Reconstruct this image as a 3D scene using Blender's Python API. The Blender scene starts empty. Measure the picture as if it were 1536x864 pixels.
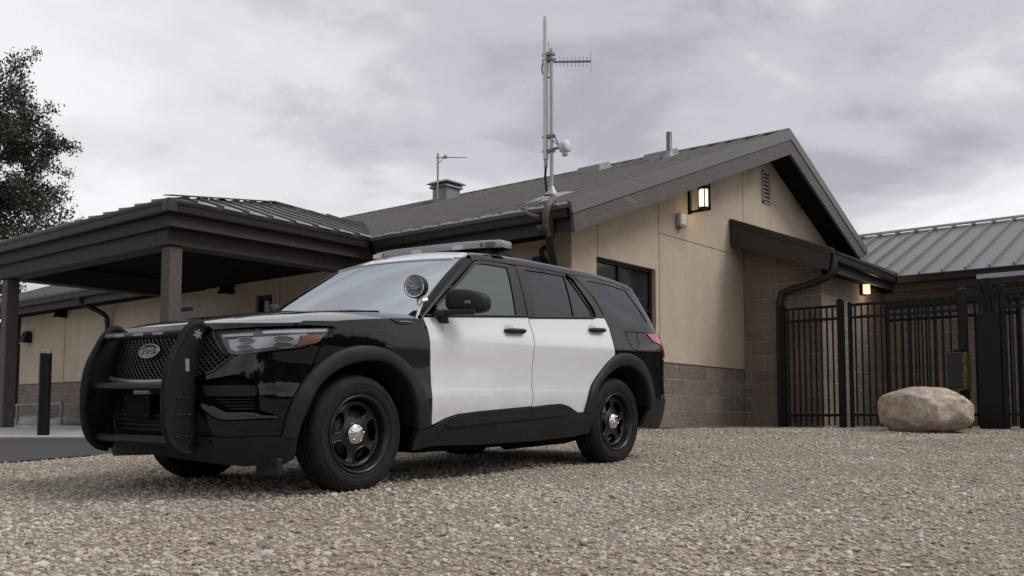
import bpy, math, random
import numpy as np
from mathutils import Vector, Matrix, Quaternion, noise
from mathutils.geometry import delaunay_2d_cdt
R_=math.radians
random.seed(7); np.random.seed(7)
SC=bpy.context.scene
COL=SC.collection
# ---------------------------------------------------------------- mesh builder
class MB:
    def __init__(s):
        s.v=[];s.f=[];s.sm=[];s.n={};s.mi=[];s.starts=[]
    def add(s,verts,faces,smooth=False,normals=None,mi=0):
        o=len(s.v);s.starts.append(o)
        s.v.extend([tuple(map(float,p)) for p in verts])
        for f in faces:
            s.f.append(tuple(int(i)+o for i in f)); s.sm.append(smooth); s.mi.append(mi)
        if normals is not None:
            for i,n in enumerate(normals): s.n[o+i]=tuple(map(float,n))
    def box(s,lo,hi,mi=0):
        x0,y0,z0=[min(a,b) for a,b in zip(lo,hi)];x1,y1,z1=[max(a,b) for a,b in zip(lo,hi)]
        v=[(x0,y0,z0),(x1,y0,z0),(x1,y1,z0),(x0,y1,z0),(x0,y0,z1),(x1,y0,z1),(x1,y1,z1),(x0,y1,z1)]
        s.add(v,[(3,2,1,0),(4,5,6,7),(0,1,5,4),(1,2,6,5),(2,3,7,6),(3,0,4,7)],mi=mi)
    def hexa(s,b,t,mi=0):
        # bottom 4 pts, top 4 pts (same winding, ccw seen from above)
        s.add(list(b)+list(t),[(3,2,1,0),(4,5,6,7),(0,1,5,4),(1,2,6,5),(2,3,7,6),(3,0,4,7)],mi=mi)
    def beam(s,p,q,w,h,up=(0,0,1),mi=0):
        p=Vector(p);q=Vector(q);d=(q-p).normalized();u=Vector(up);r=d.cross(u).normalized();u=r.cross(d)
        r*=w/2;u*=h/2
        s.hexa([p-r-u,p+r-u,q+r-u,q-r-u],[p-r+u,p+r+u,q+r+u,q-r+u],mi)
    def prism(s,outline,off,mi=0,smooth=False):
        # outline: 3D planar polygon, off: extrusion vector
        n=len(outline);o=[Vector(p) for p in outline];e=Vector(off)
        nrm=Vector((0,0,0))
        for i in range(n):
            a,b=o[i],o[(i+1)%n];nrm+=a.cross(b)
        if nrm.dot(e)>0: o=o[::-1]
        v=o+[p+e for p in o]
        s.add(v,[tuple(range(n)),tuple(range(2*n-1,n-1,-1))],mi=mi)
        s.add(v,[((i+1)%n,i,i+n,(i+1)%n+n) for i in range(n)],smooth=smooth,mi=mi)
    def tube(s,path,r,seg=8,cap=True,closed=False,mi=0,flat=1.0,upv=None):
        P_=[Vector(p) for p in path];n=len(P_)
        rr=r if hasattr(r,'__len__') else [r]*n
        vs=[];prev=None
        for i in range(n):
            if closed: d=(P_[(i+1)%n]-P_[i-1]).normalized()
            else: d=(P_[min(i+1,n-1)]-P_[max(i-1,0)]).normalized()
            if prev is None:
                a=Vector(upv) if upv else (Vector((0,0,1)) if abs(d.z)<.9 else Vector((1,0,0)))
                x=d.cross(a).normalized()
            else: x=(prev-d*prev.dot(d)).normalized()
            prev=x;y=d.cross(x)
            for k in range(seg):
                t=2*math.pi*k/seg
                vs.append(P_[i]+x*(math.cos(t)*rr[i])+y*(math.sin(t)*rr[i]*flat))
        fs=[]
        m=n if closed else n-1
        for i in range(m):
            for k in range(seg):
                a=i*seg+k;b=i*seg+(k+1)%seg;c=((i+1)%n)*seg+(k+1)%seg;d=((i+1)%n)*seg+k
                fs.append((a,b,c,d))
        s.add(vs,fs,True,mi=mi)
        if cap and not closed:
            s.add(vs[:seg],[tuple(range(seg))[::-1]],mi=mi);s.add(vs[-seg:],[tuple(range(seg))],mi=mi)
    def lathe(s,prof,seg=32,axis='y',c=(0,0,0),mi=0,smooth=True,mod=None):
        # prof: list of (r, x) ; x along axis
        vs=[];n=len(prof)
        for k in range(seg):
            t=2*math.pi*k/seg
            for j,(r,x) in enumerate(prof):
                if mod: r,x=mod(k,j,r,x)
                a,b=r*math.cos(t),r*math.sin(t)
                p={'y':(a,x,b),'x':(x,a,b),'z':(a,b,x)}[axis]
                vs.append((p[0]+c[0],p[1]+c[1],p[2]+c[2]))
        fs=[]
        for k in range(seg):
            k2=(k+1)%seg
            for j in range(n-1):
                q=(k*n+j,k*n+j+1,k2*n+j+1,k2*n+j)
                fs.append(q if axis!='y' else q[::-1])
        s.add(vs,fs,smooth,mi=mi)
    def xform(s,M,start=0):
        for i in range(start,len(s.v)): s.v[i]=tuple(M@Vector(s.v[i]))
        q=M.to_3x3()
        for i in list(s.n):
            if i>=start: s.n[i]=tuple((q@Vector(s.n[i])).normalized())
    def mesh(s,name,mats):
        me=bpy.data.meshes.new(name)
        me.from_pydata(s.v,[],s.f)
        for m in (mats if isinstance(mats,(list,tuple)) else [mats]): me.materials.append(m)
        me.polygons.foreach_set('use_smooth',s.sm)
        me.polygons.foreach_set('material_index',s.mi)
        me.update()
        if s.n:
            ln=[s.n.get(l.vertex_index,(0,0,0)) for l in me.loops]
            me.normals_split_custom_set(ln)
        return me
    def build(s,name,mats,parent=None,bevel=0,label=None):
        o=bpy.data.objects.new(name,s.mesh(name,mats));COL.objects.link(o)
        if parent is not None:
            o.parent=parent
            if parent.get('_w'): o.matrix_parent_inverse=Matrix.Translation(-parent.location) if parent.parent is None else Matrix.Identity(4)
        if bevel:
            b=o.modifiers.new('bevel','BEVEL');b.width=bevel;b.segments=1;b.limit_method='ANGLE';b.angle_limit=R_(40)
        if label: o['label']=label
        return o
def builds(mb,name,mats,parent=None,bevel=0):
    '''one object per piece that was added to the builder'''
    fs=list(zip(mb.f,mb.sm,mb.mi));out=[]
    groups=[];cur=None
    for f,s_,m_ in fs:
        lo=max([g for g in mb.starts if g<=min(f)])
        if cur is None or cur[0]!=lo: cur=(lo,[]);groups.append(cur)
        cur[1].append((f,s_,m_))
    for lo,fl in groups:
        hi=max(max(f) for f,_,_ in fl)+1
        q=MB();q.v=mb.v[lo:hi];q.f=[tuple(i-lo for i in f) for f,_,_ in fl];q.sm=[s_ for _,s_,_ in fl];q.mi=[m_ for _,_,m_ in fl]
        out.append(q.build(name,mats,parent,bevel))
    return out
def empty(name,loc=(0,0,0),label=None,cat=None,group=None,world=True):
    o=bpy.data.objects.new(name,None);COL.objects.link(o);o.location=loc;o.empty_display_size=.2
    if world: o['_w']=1
    return tag(o,label,cat,group)
def tag(o,label=None,cat=None,group=None,kind=None):
    if label:o['label']=label
    if cat:o['category']=cat
    if group:o['group']=group
    if kind:o['kind']=kind
    return o
def inpoly(px,py,poly):
    poly=np.asarray(poly);n=len(poly);c=np.zeros(px.shape,bool);j=n-1
    for i in range(n):
        xi,yi=poly[i];xj,yj=poly[j]
        m=((yi>py)!=(yj>py))
        with np.errstate(divide='ignore',invalid='ignore'):
            c^=m&(px<(xj-xi)*(py-yi)/(yj-yi+1e-15)+xi)
        j=i
    return c
def dens(poly,res,closed=True):
    o=[];n=len(poly)
    for i in range(n if closed else n-1):
        a=np.array(poly[i],float);b=np.array(poly[(i+1)%n],float)
        k=max(1,int(math.ceil(np.linalg.norm(b-a)/res)))
        for q in range(k): o.append(tuple(a+(b-a)*q/k))
    if not closed:o.append(tuple(poly[-1]))
    return o
def smoothpoly(p,it=2,keep=()):
    # Chaikin on closed polygon, keeping indices in keep sharp
    p=[(np.array(q,float),i in keep) for i,q in enumerate(p)]
    for _ in range(it):
        o=[];n=len(p)
        for i in range(n):
            a,k=p[i]
            if k: o.append((a,True))
            else:
                b=p[i-1][0];c=p[(i+1)%n][0]
                o.append((a*.75+b*.25,False));o.append((a*.75+c*.25,False))
        p=o
    return [tuple(q) for q,_ in p]
def smoothline(p,it=2):
    p=[np.array(q,float) for q in p]
    for _ in range(it):
        o=[p[0]]
        for i in range(len(p)-1):
            a,b=p[i],p[i+1];o.append(a*.75+b*.25);o.append(a*.25+b*.75)
        o.append(p[-1]);p=o
    return [tuple(q) for q in p]
def segdist(px,py,poly):
    d=np.full(px.shape,1e9);n=len(poly)
    for i in range(n):
        ax,ay=poly[i];bx,by=poly[(i+1)%n]
        ex,ey=bx-ax,by-ay;L=ex*ex+ey*ey+1e-15
        t=np.clip(((px-ax)*ex+(py-ay)*ey)/L,0,1)
        d=np.minimum(d,np.hypot(px-ax-t*ex,py-ay-t*ey))
    return d
def patch(mb,poly,fn,res=.05,holes=(),rim=0.,ref=None,mi=0,flat=False,off=0.,rres=None):
    """triangulated surface patch: poly in (u,v), fn maps arrays u,v -> Nx3"""
    poly=dens(poly,(rres or res*.8));holes=[dens(h,(rres or res*.8)) for h in holes]
    P2=list(poly);E=[(i,(i+1)%len(poly)) for i in range(len(poly))]
    for h in holes:
        o=len(P2);P2+=h;E+=[(o+i,o+(i+1)%len(h)) for i in range(len(h))]
    A=np.array(poly);x0,y0=A.min(0);x1,y1=A.max(0)
    gx,gy=np.meshgrid(np.arange(x0+res*.37,x1,res),np.arange(y0+res*.41,y1,res));gx=gx.ravel();gy=gy.ravel()
    if len(gx):
        k=inpoly(gx,gy,poly)&(segdist(gx,gy,poly)>res*.4)
        for h in holes: k&=~inpoly(gx,gy,h)&(segdist(gx,gy,h)>res*.4)
        P2+=list(zip(gx[k],gy[k]))
    r=delaunay_2d_cdt([Vector(p) for p in P2],E,[],0,1e-6)
    V=np.array([tuple(p) for p in r[0]]);F=np.array([f for f in r[2]])
    c=V[F].mean(1);k=inpoly(c[:,0],c[:,1],poly)
    for h in holes:k&=~inpoly(c[:,0],c[:,1],h)
    F=F[k]
    u,v=V[:,0],V[:,1];e=2e-4
    X=fn(u,v)
    N=np.cross((fn(u+e,v)-fn(u-e,v)),(fn(u,v+e)-fn(u,v-e)))
    N/=np.linalg.norm(N,axis=1,keepdims=True)+1e-15
    if ref is None: sgn=1
    else:
        cc=X-np.array(ref);sgn=1 if (np.einsum('ij,ij->i',N,cc)).sum()>0 else -1
    N=N*sgn
    X=X+N*off
    # face orientation
    fnm=np.cross(X[F[:,1]]-X[F[:,0]],X[F[:,2]]-X[F[:,0]])
    fl=np.einsum('ij,ij->i',fnm,N[F[:,0]])<0
    F[fl]=F[fl][:,::-1]
    mb.add(X,F,True,None if flat else N,mi)
    if rim:
        from collections import Counter
        cnt={}
        for f in F:
            for a,b in ((f[0],f[1]),(f[1],f[2]),(f[2],f[0])):
                if (b,a) in cnt: cnt.pop((b,a))
                else: cnt[(a,b)]=1
        idx=sorted({i for e_ in cnt for i in e_});m={i:k for k,i in enumerate(idx)}
        W=[X[i] for i in idx]+[X[i]-N[i]*rim for i in idx];n=len(idx)
        mb.add(W,[(m[b],m[a],m[a]+n,m[b]+n) for a,b in cnt],False,mi=mi)
# ---------------------------------------------------------------- materials
def mat(name):
    m=bpy.data.materials.new(name);m.use_nodes=True
    nt=m.node_tree;return m,nt,nt.nodes['Principled BSDF']
class NT:
    def __init__(s,nt): s.nt=nt
    def n(s,t,**k):
        nd=s.nt.nodes.new(t)
        for a,b in k.items():
            if a.startswith('i_'):
                key=a[2:];key=int(key) if key.isdigit() else key.replace('_',' ')
                nd.inputs[key].default_value=b
            else: setattr(nd,a,b)
        return nd
    def l(s,a,b): s.nt.links.new(a,b)
    def ramp(s,fac,stops,interp='LINEAR'):
        r=s.nt.nodes.new('ShaderNodeValToRGB');r.color_ramp.interpolation=interp
        e=r.color_ramp.elements
        while len(e)<len(stops): e.new(.5)
        for i,(p,c) in enumerate(stops):
            e[i].position=p;e[i].color=(c,c,c,1) if not hasattr(c,'__len__') else (*c,1)
        s.l(fac,r.inputs[0]);return r.outputs[0]
    def mix(s,f,a,b,mode='MIX'):
        m=s.nt.nodes.new('ShaderNodeMix');m.data_type='RGBA';m.blend_type=mode
        for sock,val in ((m.inputs[0],f),(m.inputs[6],a),(m.inputs[7],b)):
            if hasattr(val,'is_output'): s.l(val,sock)
            elif hasattr(val,'__len__'): sock.default_value=(*val,1) if len(val)==3 else val
            else: sock.default_value=val if sock.type=='VALUE' else (val,val,val,1)
        return m.outputs[2]
    def noise(s,scale,detail=4,rough=.55,vec=None,dist=0):
        n=s.n('ShaderNodeTexNoise');n.inputs['Scale'].default_value=scale;n.inputs['Detail'].default_value=detail;n.inputs['Roughness'].default_value=rough;n.inputs['Distortion'].default_value=dist
        if vec is not None:s.l(vec,n.inputs['Vector'])
        return n.outputs['Fac']
    def obj(s,scale=None):
        tc=s.n('ShaderNodeTexCoord')
        if scale is None: return tc.outputs['Object']
        mp=s.n('ShaderNodeMapping');mp.inputs['Scale'].default_value=scale
        s.l(tc.outputs['Object'],mp.inputs[0]);return mp.outputs[0]
    def bump(s,h,strength,dist,prev=None):
        b=s.n('ShaderNodeBump');b.inputs['Strength'].default_value=strength;b.inputs['Distance'].default_value=dist
        s.l(h,b.inputs['Height'])
        if prev is not None:s.l(prev,b.inputs['Normal'])
        return b.outputs[0]
def simple(name,col,rough=.5,metal=0,coat=0,spec=.5,var=0.,vscale=6.,bump=0.,bscale=60.,rvar=0.,ior=None):
    m,nt,b=mat(name);t=NT(nt)
    b.inputs['Base Color'].default_value=(*col,1);b.inputs['Roughness'].default_value=rough
    b.inputs['Metallic'].default_value=metal;b.inputs['Coat Weight'].default_value=coat;b.inputs['Coat Roughness'].default_value=.03
    b.inputs['Specular IOR Level'].default_value=spec
    if ior:b.inputs['IOR'].default_value=ior
    if var or rvar:
        f=t.noise(vscale,5,.6,t.obj())
    if var:
        t.l(t.mix(t.ramp(f,[(.3,0.),(.7,1.)]),[c*(1-var) for c in col],[min(1,c*(1+var)) for c in col]),b.inputs['Base Color'])
    if rvar:
        t.l(t.ramp(f,[(.3,max(0,rough-rvar)),(.7,rough+rvar)]),b.inputs['Roughness'])
    if bump:
        t.l(t.bump(t.noise(bscale,3,.6,t.obj()),bump,.004),b.inputs['Normal'])
    return m
def glass(name,tint,trans,rough=.01,ior=1.6,gcol=(.95,.97,1),df_=.25):
    """pane: partly see-through tint under a fresnel reflection"""
    m,nt,b=mat(name);t=NT(nt);nt.nodes.remove(b)
    tr=t.n('ShaderNodeBsdfTransparent');tr.inputs[0].default_value=(*[trans*c for c in tint],1)
    df=t.n('ShaderNodeBsdfDiffuse');df.inputs[0].default_value=(*[.04*c for c in tint],1)
    gl=t.n('ShaderNodeBsdfGlossy');gl.inputs['Roughness'].default_value=rough;gl.inputs[0].default_value=(*gcol,1)
    fr=t.n('ShaderNodeFresnel');fr.inputs[0].default_value=ior
    a=t.n('ShaderNodeMixShader');a.inputs[0].default_value=df_ if trans else 1
    c=t.n('ShaderNodeMixShader')
    t.l(tr.outputs[0],a.inputs[1]);t.l(df.outputs[0],a.inputs[2]);t.l(fr.outputs[0],c.inputs[0]);t.l(a.outputs[0],c.inputs[1]);t.l(gl.outputs[0],c.inputs[2])
    t.l(c.outputs[0],nt.nodes['Material Output'].inputs[0]);return m
# ================================================================ VEHICLE SURFACE
def pchip(xs,ys):
    xs=np.array(xs,float);ys=np.array(ys,float)
    h=np.diff(xs);dl=np.diff(ys)/h
    m=np.zeros(len(xs));m[0]=dl[0];m[-1]=dl[-1]
    for i in range(1,len(xs)-1):
        if dl[i-1]*dl[i]<=0: m[i]=0
        else:
            w1=2*h[i]+h[i-1];w2=h[i]+2*h[i-1]
            m[i]=(w1+w2)/(w1/dl[i-1]+w2/dl[i])
    def fn(x):
        x=np.clip(np.asarray(x,float),xs[0],xs[-1])
        i=np.clip(np.searchsorted(xs,x,side='right')-1,0,len(xs)-2)
        t=(x-xs[i])/h[i]
        return ys[i]*(2*t**3-3*t**2+1)+h[i]*m[i]*(t**3-2*t**2+t)+ys[i+1]*(-2*t**3+3*t**2)+h[i]*m[i+1]*(t**3-t**2)
    return fn
PLAN=[(-.92,0),(-.912,.2),(-.888,.4),(-.842,.58),(-.77,.73),(-.675,.84),(-.53,.915),(-.33,.962),(0,.99),(.6,.997),(1.5,1.0),(2.6,1.0),(3.2,.996),(3.6,.98),(3.86,.95),(4.0,.89),(4.075,.76),(4.11,.58),(4.13,.3),(4.135,0)]
_a=np.array(PLAN);_s=np.r_[0,np.cumsum(np.hypot(*np.diff(_a,axis=0).T))];_s=_s-_s[8]
T0,T1=_s[0],_s[-1]
# natural cubic spline on arclength for smooth plan
def cspline(x,y,m0=None,m1=None):
    n=len(x);h=np.diff(x);A=np.zeros((n,n));r=np.zeros(n)
    A[0,0]=2*h[0];A[0,1]=h[0];r[0]=6*((y[1]-y[0])/h[0]-(m0 if m0 is not None else (y[1]-y[0])/h[0]))
    A[-1,-1]=2*h[-1];A[-1,-2]=h[-1];r[-1]=6*((m1 if m1 is not None else (y[-1]-y[-2])/h[-1])-(y[-1]-y[-2])/h[-1])
    for i in range(1,n-1):
        A[i,i-1]=h[i-1];A[i,i]=2*(h[i-1]+h[i]);A[i,i+1]=h[i];r[i]=6*((y[i+1]-y[i])/h[i]-(y[i]-y[i-1])/h[i-1])
    M=np.linalg.solve(A,r)
    def fn(q):
        q=np.asarray(q,float);i=np.clip(np.searchsorted(x,q,side='right')-1,0,n-2)
        d1=x[i+1]-q;d0=q-x[i];hh=h[i]
        return M[i]*d1**3/(6*hh)+M[i+1]*d0**3/(6*hh)+(y[i]/hh-M[i]*hh/6)*d1+(y[i+1]/hh-M[i+1]*hh/6)*d0
    return fn
plan_a=cspline(_s,_a[:,0],0.,0.);plan_b=cspline(_s,_a[:,1],1.,-1.)
# offsets by height
side_off=pchip([.15,.30,.40,.48,.54,.60,.68,.80,.90,.98,1.05,1.12,1.16,1.30,1.45,1.58,1.68,1.76],
               [-.10,-.050,-.024,-.014,-.004,-.002,-.010,-.012,-.006,-.004,-.020,-.048,-.060,-.110,-.172,-.235,-.295,-.38])
front_off=pchip([.15,.28,.38,.50,.62,.76,.88,.96,1.02,1.08,1.14],[.16,.07,.03,.01,0,.01,.04,.065,.10,.15,.22])
rear_off=pchip([.15,.35,.48,.62,.80,.95,1.05,1.12,1.20,1.45,1.65,1.76],[-.22,-.10,-.02,0,0,-.01,-.03,-.07,-.13,-.32,-.46,-.55])
def sm(x,a,b):
    x=np.clip((np.asarray(x,float)-a)/(b-a),0,1);return x*x*(3-2*x)
def P(t,h):
    t=np.asarray(t,float);h=np.asarray(h,float)
    a=plan_a(t);b=plan_b(t)
    wf=1-sm(t,T0+.15,-.15)
    wr=sm(t,3.7,T1-.45)
    k=np.clip(b/.99,0,1)
    bb=b+(side_off(h)+.022*sm(h,.99,1.09)*(1-sm(t,.15,.6)))*k*(1-.35*wf)
    aa=a+front_off(h)*wf+rear_off(h)*wr
    bb=bb-.05*sm(h,1.15,1.6)*sm(t,2.6,3.9)*k
    return np.stack(np.broadcast_arrays(aa,bb,h),-1)
# hood / top surface
hc=pchip([-.95,-.86,-.75,-.6,-.3,0,.4,.8],[1.0,1.03,1.07,1.107,1.155,1.19,1.22,1.23])
he=pchip([-.95,-.86,-.75,-.6,-.3,0,.4,.8],[.955,.98,1.005,1.035,1.075,1.11,1.135,1.145])
def H(a,b):
    k=np.clip(np.abs(b)/.93,0,1.1)
    c=1-k**3
    # power bulge
    return he(a)+(hc(a)-he(a))*c
def htop(t):
    t=np.asarray(t,float);h=np.full(t.shape,1.0)
    for _ in range(60):
        p=P(t,h);h=.5*h+.5*H(p[...,0],p[...,1])
    return h
# ================================================================ MATERIALS (vehicle)
M={}
M['black']=simple('gloss_black_paint',(.002,.0023,.0035),.2,coat=1.0,spec=.02)
def whitepaint():
    m,nt,b=mat('white_paint');t=NT(nt);o=t.obj()
    sp=t.n('ShaderNodeSeparateXYZ');t.l(o,sp.inputs[0]);n=t.noise(5,6,.7,o);g=t.ramp(sp.outputs[2],[(.42,1.),(.62,.25),(1.1,.06)])
    mu=t.n('ShaderNodeMath',operation='MULTIPLY');t.l(g,mu.inputs[0]);t.l(t.ramp(n,[(.4,0.),(.75,.8)]),mu.inputs[1])
    t.l(t.mix(mu.outputs[0],(.665,.665,.68),(.42,.38,.33)),b.inputs['Base Color']);b.inputs['Coat Weight'].default_value=.9;b.inputs['Coat Roughness'].default_value=.03
    t.l(t.mix(mu.outputs[0],.22,.6),b.inputs['Roughness']);return m
M['white']=whitepaint()
M['plastic']=simple('matte_black_plastic',(.0125,.0125,.013),.55,spec=.28,var=.25,vscale=5,bump=.15,bscale=500)
M['deep']=simple('dark_underbody',(.005,.005,.005),.85,spec=.1)
M['satin']=simple('satin_black_powder_coat',(.006,.006,.0065),.4,spec=.32,bump=.1,bscale=300,rvar=.08)
M['rubber']=simple('tyre_rubber',(.0135,.013,.0125),.75,spec=.22,var=.35,vscale=9,bump=.2,bscale=220)
M['steel']=simple('black_steel_rim',(.008,.008,.0085),.34,spec=.4,coat=.25,rvar=.1,vscale=12)
M['chrome']=simple('chrome',(.75,.74,.72),.12,1,rvar=.05,vscale=20)
M['grey']=simple('satin_grey_trim',(.30,.305,.31),.3,.7)
M['lampin']=simple('headlight_reflector',(.55,.56,.59),.28,.5)
M['lampdark']=simple('headlight_bezel',(.17,.172,.18),.3)
M['amber']=simple('amber_lens',(.52,.23,.13),.25,coat=.6)
M['red']=simple('red_lens',(.42,.010,.022),.14,coat=1)
M['lens']=glass('clear_lens',(.96,.98,1),.97,.03,1.4,(1,1,1),.02)
M['wind']=glass('windscreen_glass',(.62,.72,.74),.5,.02,11.,(.86,.93,.99))
M['side']=glass('tinted_side_glass',(.40,.50,.48),.30,.02,2.3,(.90,1.,.97))
M['dark']=glass('privacy_glass',(.10,.11,.13),.10,.03,1.65)
M['seat']=simple('dark_seat_cloth',(.03,.03,.032),.9)
M['barlens']=simple('light_bar_lens',(.62,.63,.66),.12,coat=1)
M['barmod']=simple('led_module',(.10,.10,.11),.3,.5)
M['pillar']=simple('semi_gloss_black',(.004,.004,.005),.3,spec=.22)
M['badge']=simple('brushed_badge_metal',(.34,.34,.35),.35,.6)
M['bronze']=simple('light_badge',(.20,.20,.205),.45,.4)
def barlens():
    m,nt,b=mat('clear_bar_lens');t=NT(nt)
    b.inputs['Base Color'].default_value=(.72,.72,.79,1);b.inputs['Roughness'].default_value=.08
    b.inputs['Alpha'].default_value=.34;b.inputs['Coat Weight'].default_value=1
    return m
M['barlens']=barlens()
# ================================================================ CAR
CAR_D=np.array([0.,0,0])
car=empty('police_suv',(0,0,0),'black and white police SUV with push bumper and roof light bar on the gravel','police car',world=False)
th,ox,oy,oz,sl=0.67805872,-1.7420587,7.00412547,-0.41912461,0.02998748
yaw=R_(39.5)
F0=np.array([math.cos(yaw),math.sin(yaw),0]);RR=np.array([math.sin(yaw),-math.cos(yaw),0]);ZZ=np.array([0,0,1.])
D0=F0*math.cos(th)+RR*math.sin(th)
L0=np.cross(ZZ,-D0)
D3=D0*math.cos(sl)+ZZ*math.sin(sl);N3=-D0*math.sin(sl)+ZZ*math.cos(sl)
O3=F0*oy+RR*ox+ZZ*oz
ROLL=R_(1.3)
L3=L0*math.cos(ROLL)-N3*math.sin(ROLL);N4=N3*math.cos(ROLL)+L0*math.sin(ROLL)
O4=O3+L0*.93-L3*.93
Mx=Matrix(((D3[0],-L3[0],N4[0],O4[0]),(D3[1],-L3[1],N4[1],O4[1]),(D3[2],-L3[2],N4[2],O4[2]),(0,0,0,1)))
car.matrix_world=Mx
CC=(1.6,0,.7)
def side(s):
    def fn(t,h):
        p=P(t,h);p=p.copy();p[...,1]*=-s;return p
    return fn
def part(name,m,polys,s=1,res=.06,rim=.03,off=0.,holes=(),bevel=0,parent=car,fn=None,label=None,rres=None):
    mb=MB()
    for pl in polys: patch(mb,pl,fn or side(s),res,holes,rim,CC,off=off,rres=rres)
    return mb.build(name,M[m] if isinstance(m,str) else m,parent,label=label)
def curve2(pts,n=40):
    a=np.array(pts,float);s=np.r_[0,np.cumsum(np.hypot(*np.diff(a,axis=0).T))]
    fx=cspline(s,a[:,0]);fy=cspline(s,a[:,1]);q=np.linspace(0,s[-1],n)
    return np.stack([fx(q),fy(q)],-1)
FAo=curve2([(-.552,.365),(-.513,.533),(-.434,.681),(-.314,.809),(-.162,.894),(.019,.932),(.181,.922),(.391,.846),(.534,.72),(.615,.565),(.665,.40)])
FAi=curve2([(-.458,.362),(-.412,.508),(-.317,.669),(-.159,.782),(.023,.832),(.202,.83),(.356,.757),(.455,.643),(.503,.489),(.528,.386)])
RAo=curve2([(2.509,.456),(2.57,.626),(2.749,.80),(2.966,.937),(3.172,.963),(3.358,.925),(3.528,.834),(3.632,.688),(3.655,.50)])
RAi=curve2([(2.603,.455),(2.679,.641),(2.857,.775),(3.028,.842),(3.206,.848),(3.363,.797),(3.487,.704),(3.542,.558),(3.556,.48)])
tl=lambda a:[tuple(x) for x in a]
SP0=dict(
 FD=[(.634,1.146),(.645,1.075),(.646,.996),(.66,.80),(.672,.54),(.687,.404),(.75,.425),(.817,.448),(.938,.473),(1.175,.489),(1.79,.516),(1.797,.589),(1.79,.682),(1.802,.841),(1.811,.947),(1.838,1.10),(1.826,1.210),(1.5,1.198),(1.0,1.172)],
)
def mk_side(s):
    sfx=1 if s>0 else -1
    hs=lambda t:float(htop(np.array([t]))[0])
    # --- fender: headlight tip, seam, arch, door edge
    arch=[p for p in tl(FAo) if p[0]>-.36][:: 2]
    top=[(t,hs(t)) for t in np.linspace(.60,-.19,14)]
    fen=[(-.36,.775)]+arch+[(.668,.40),(.664,.54),(.652,.80),(.638,.996),(.637,1.075),(.622,1.135)]+top+[(-.436,1.07),(-.48,1.043),(-.215,1.043),(-.205,1.018),(-.292,.930)]
    part('front_fender','black',[fen],s,.05,.03)
    # --- doors
    fd=part('front_door','white',[SP0['FD']],s,.055,.03,rres=.03)
    ra=[p for p in tl(RAo) if p[0]<2.97]
    rd=[(1.838,1.212),(1.848,1.10),(1.821,.947),(1.812,.841),(1.800,.70),(1.807,.589),(1.800,.512),(2.0,.524),(2.17,.53),(2.29,.508),(2.38,.472),(2.43,.456)]+ra[::3]+[(2.975,.945),(2.967,1.03),(2.978,1.171),(2.951,1.264),(2.6,1.249),(2.2,1.231)]
    rdo=part('rear_door','white',[rd],s,.055,.03,rres=.03)
    # door frames + panes
    fw=[(.70,1.168),(1.407,1.604),(1.46,1.616),(1.549,1.621),(1.792,1.616),(1.690,1.215)]
    part('window_frame','black',[[(.637,1.149),(1.0,1.174),(1.5,1.2),(1.826,1.212),(1.905,1.64),(1.667,1.650),(1.47,1.645),(1.39,1.622)]],s,.06,.02,holes=[fw],parent=fd)
    part('window_pane','side',[fw],s,.1,.0,off=-.008,parent=fd,label='grey green tinted front pane')
    rw=[(1.945,1.226),(2.02,1.619),(2.3,1.622),(2.560,1.617),(2.478,1.244)]
    vw=[(2.497,1.246),(2.58,1.615),(2.612,1.600),(2.765,1.33),(2.772,1.29),(2.745,1.262)]
    part('window_frame','black',[[(1.840,1.215),(2.4,1.242),(2.955,1.267),(2.95,1.32),(2.892,1.463),(2.715,1.632),(2.4,1.642),(2.03,1.650),(1.915,1.645)]],s,.06,.02,holes=[rw,vw],parent=rdo)
    part('window_pane','dark',[rw],s,.1,.0,off=-.008,parent=rdo);part('vent_pane','dark',[vw],s,.1,.0,off=-.008,parent=rdo)
    # satin belt trim under the windows, black seal lines
    mb=MB();f=side(s)
    q=lambda t,h,o=.006:(lambda p:(p[0],p[1]-s*o,p[2]))(f(np.array([t]),np.array([h]))[0])
    for aa in (np.linspace(.66,1.82,14),np.linspace(1.845,2.78,12)):
        mb.tube([q(t,1.152+(t-.64)*.0505+ (.008 if t<1.84 else .0)) for t in aa],.009,6)
    mb.build('belt_trim',M['plastic'],car)
    mb=MB();mb.tube([q(*p,.004) for p in [(2.60,1.626),(2.66,1.60),(2.80,1.35),(2.812,1.30),(2.79,1.262)]],.011,6)
    mb.build('window_seal',M['deep'],rdo)
    # --- quarter panel with D pillar
    ra2=[p for p in tl(RAo) if p[0]>2.985]
    qp=[(2.962,1.264),(2.958,1.32),(2.902,1.463),(2.725,1.636),(3.1,1.640),(3.4,1.622),(3.64,1.590),(3.80,1.555),(3.83,1.45),(3.86,1.30),(3.87,1.21),(3.90,1.165),(3.62,1.161),(3.70,1.09),(3.855,1.055),(3.90,.93),(3.72,.80),(3.665,.735)]+ra2[::-1][::2][3:]+[(2.985,.955),(2.978,1.03),(2.988,1.171)]
    qw=[(2.891,1.597),(2.93,1.606),(3.3,1.597),(3.60,1.572),(3.69,1.40),(3.735,1.272),(3.6,1.266),(3.30,1.262),(3.22,1.29),(3.17,1.33)]
    part('quarter_panel','black',[qp],s,.05,.03,holes=[qw])
    part('quarter_window','dark',[qw],s,.1,0,off=-.006)
    mb=MB();mb.tube([q(*p,.004) for p in [(3.235,1.15),(3.25,1.05),(3.29,1.0),(3.37,1.003),(3.41,1.06),(3.44,1.155)]],.0018,5);mb.tube([q(*p,.001) for p in [(3.23,1.158),(3.44,1.164),(3.60,1.163)]],.005,5)
    mb.tube([q(*p,.001) for p in [(2.725,1.61),(2.895,1.44),(2.955,1.30)]],.0025,5)
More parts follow.
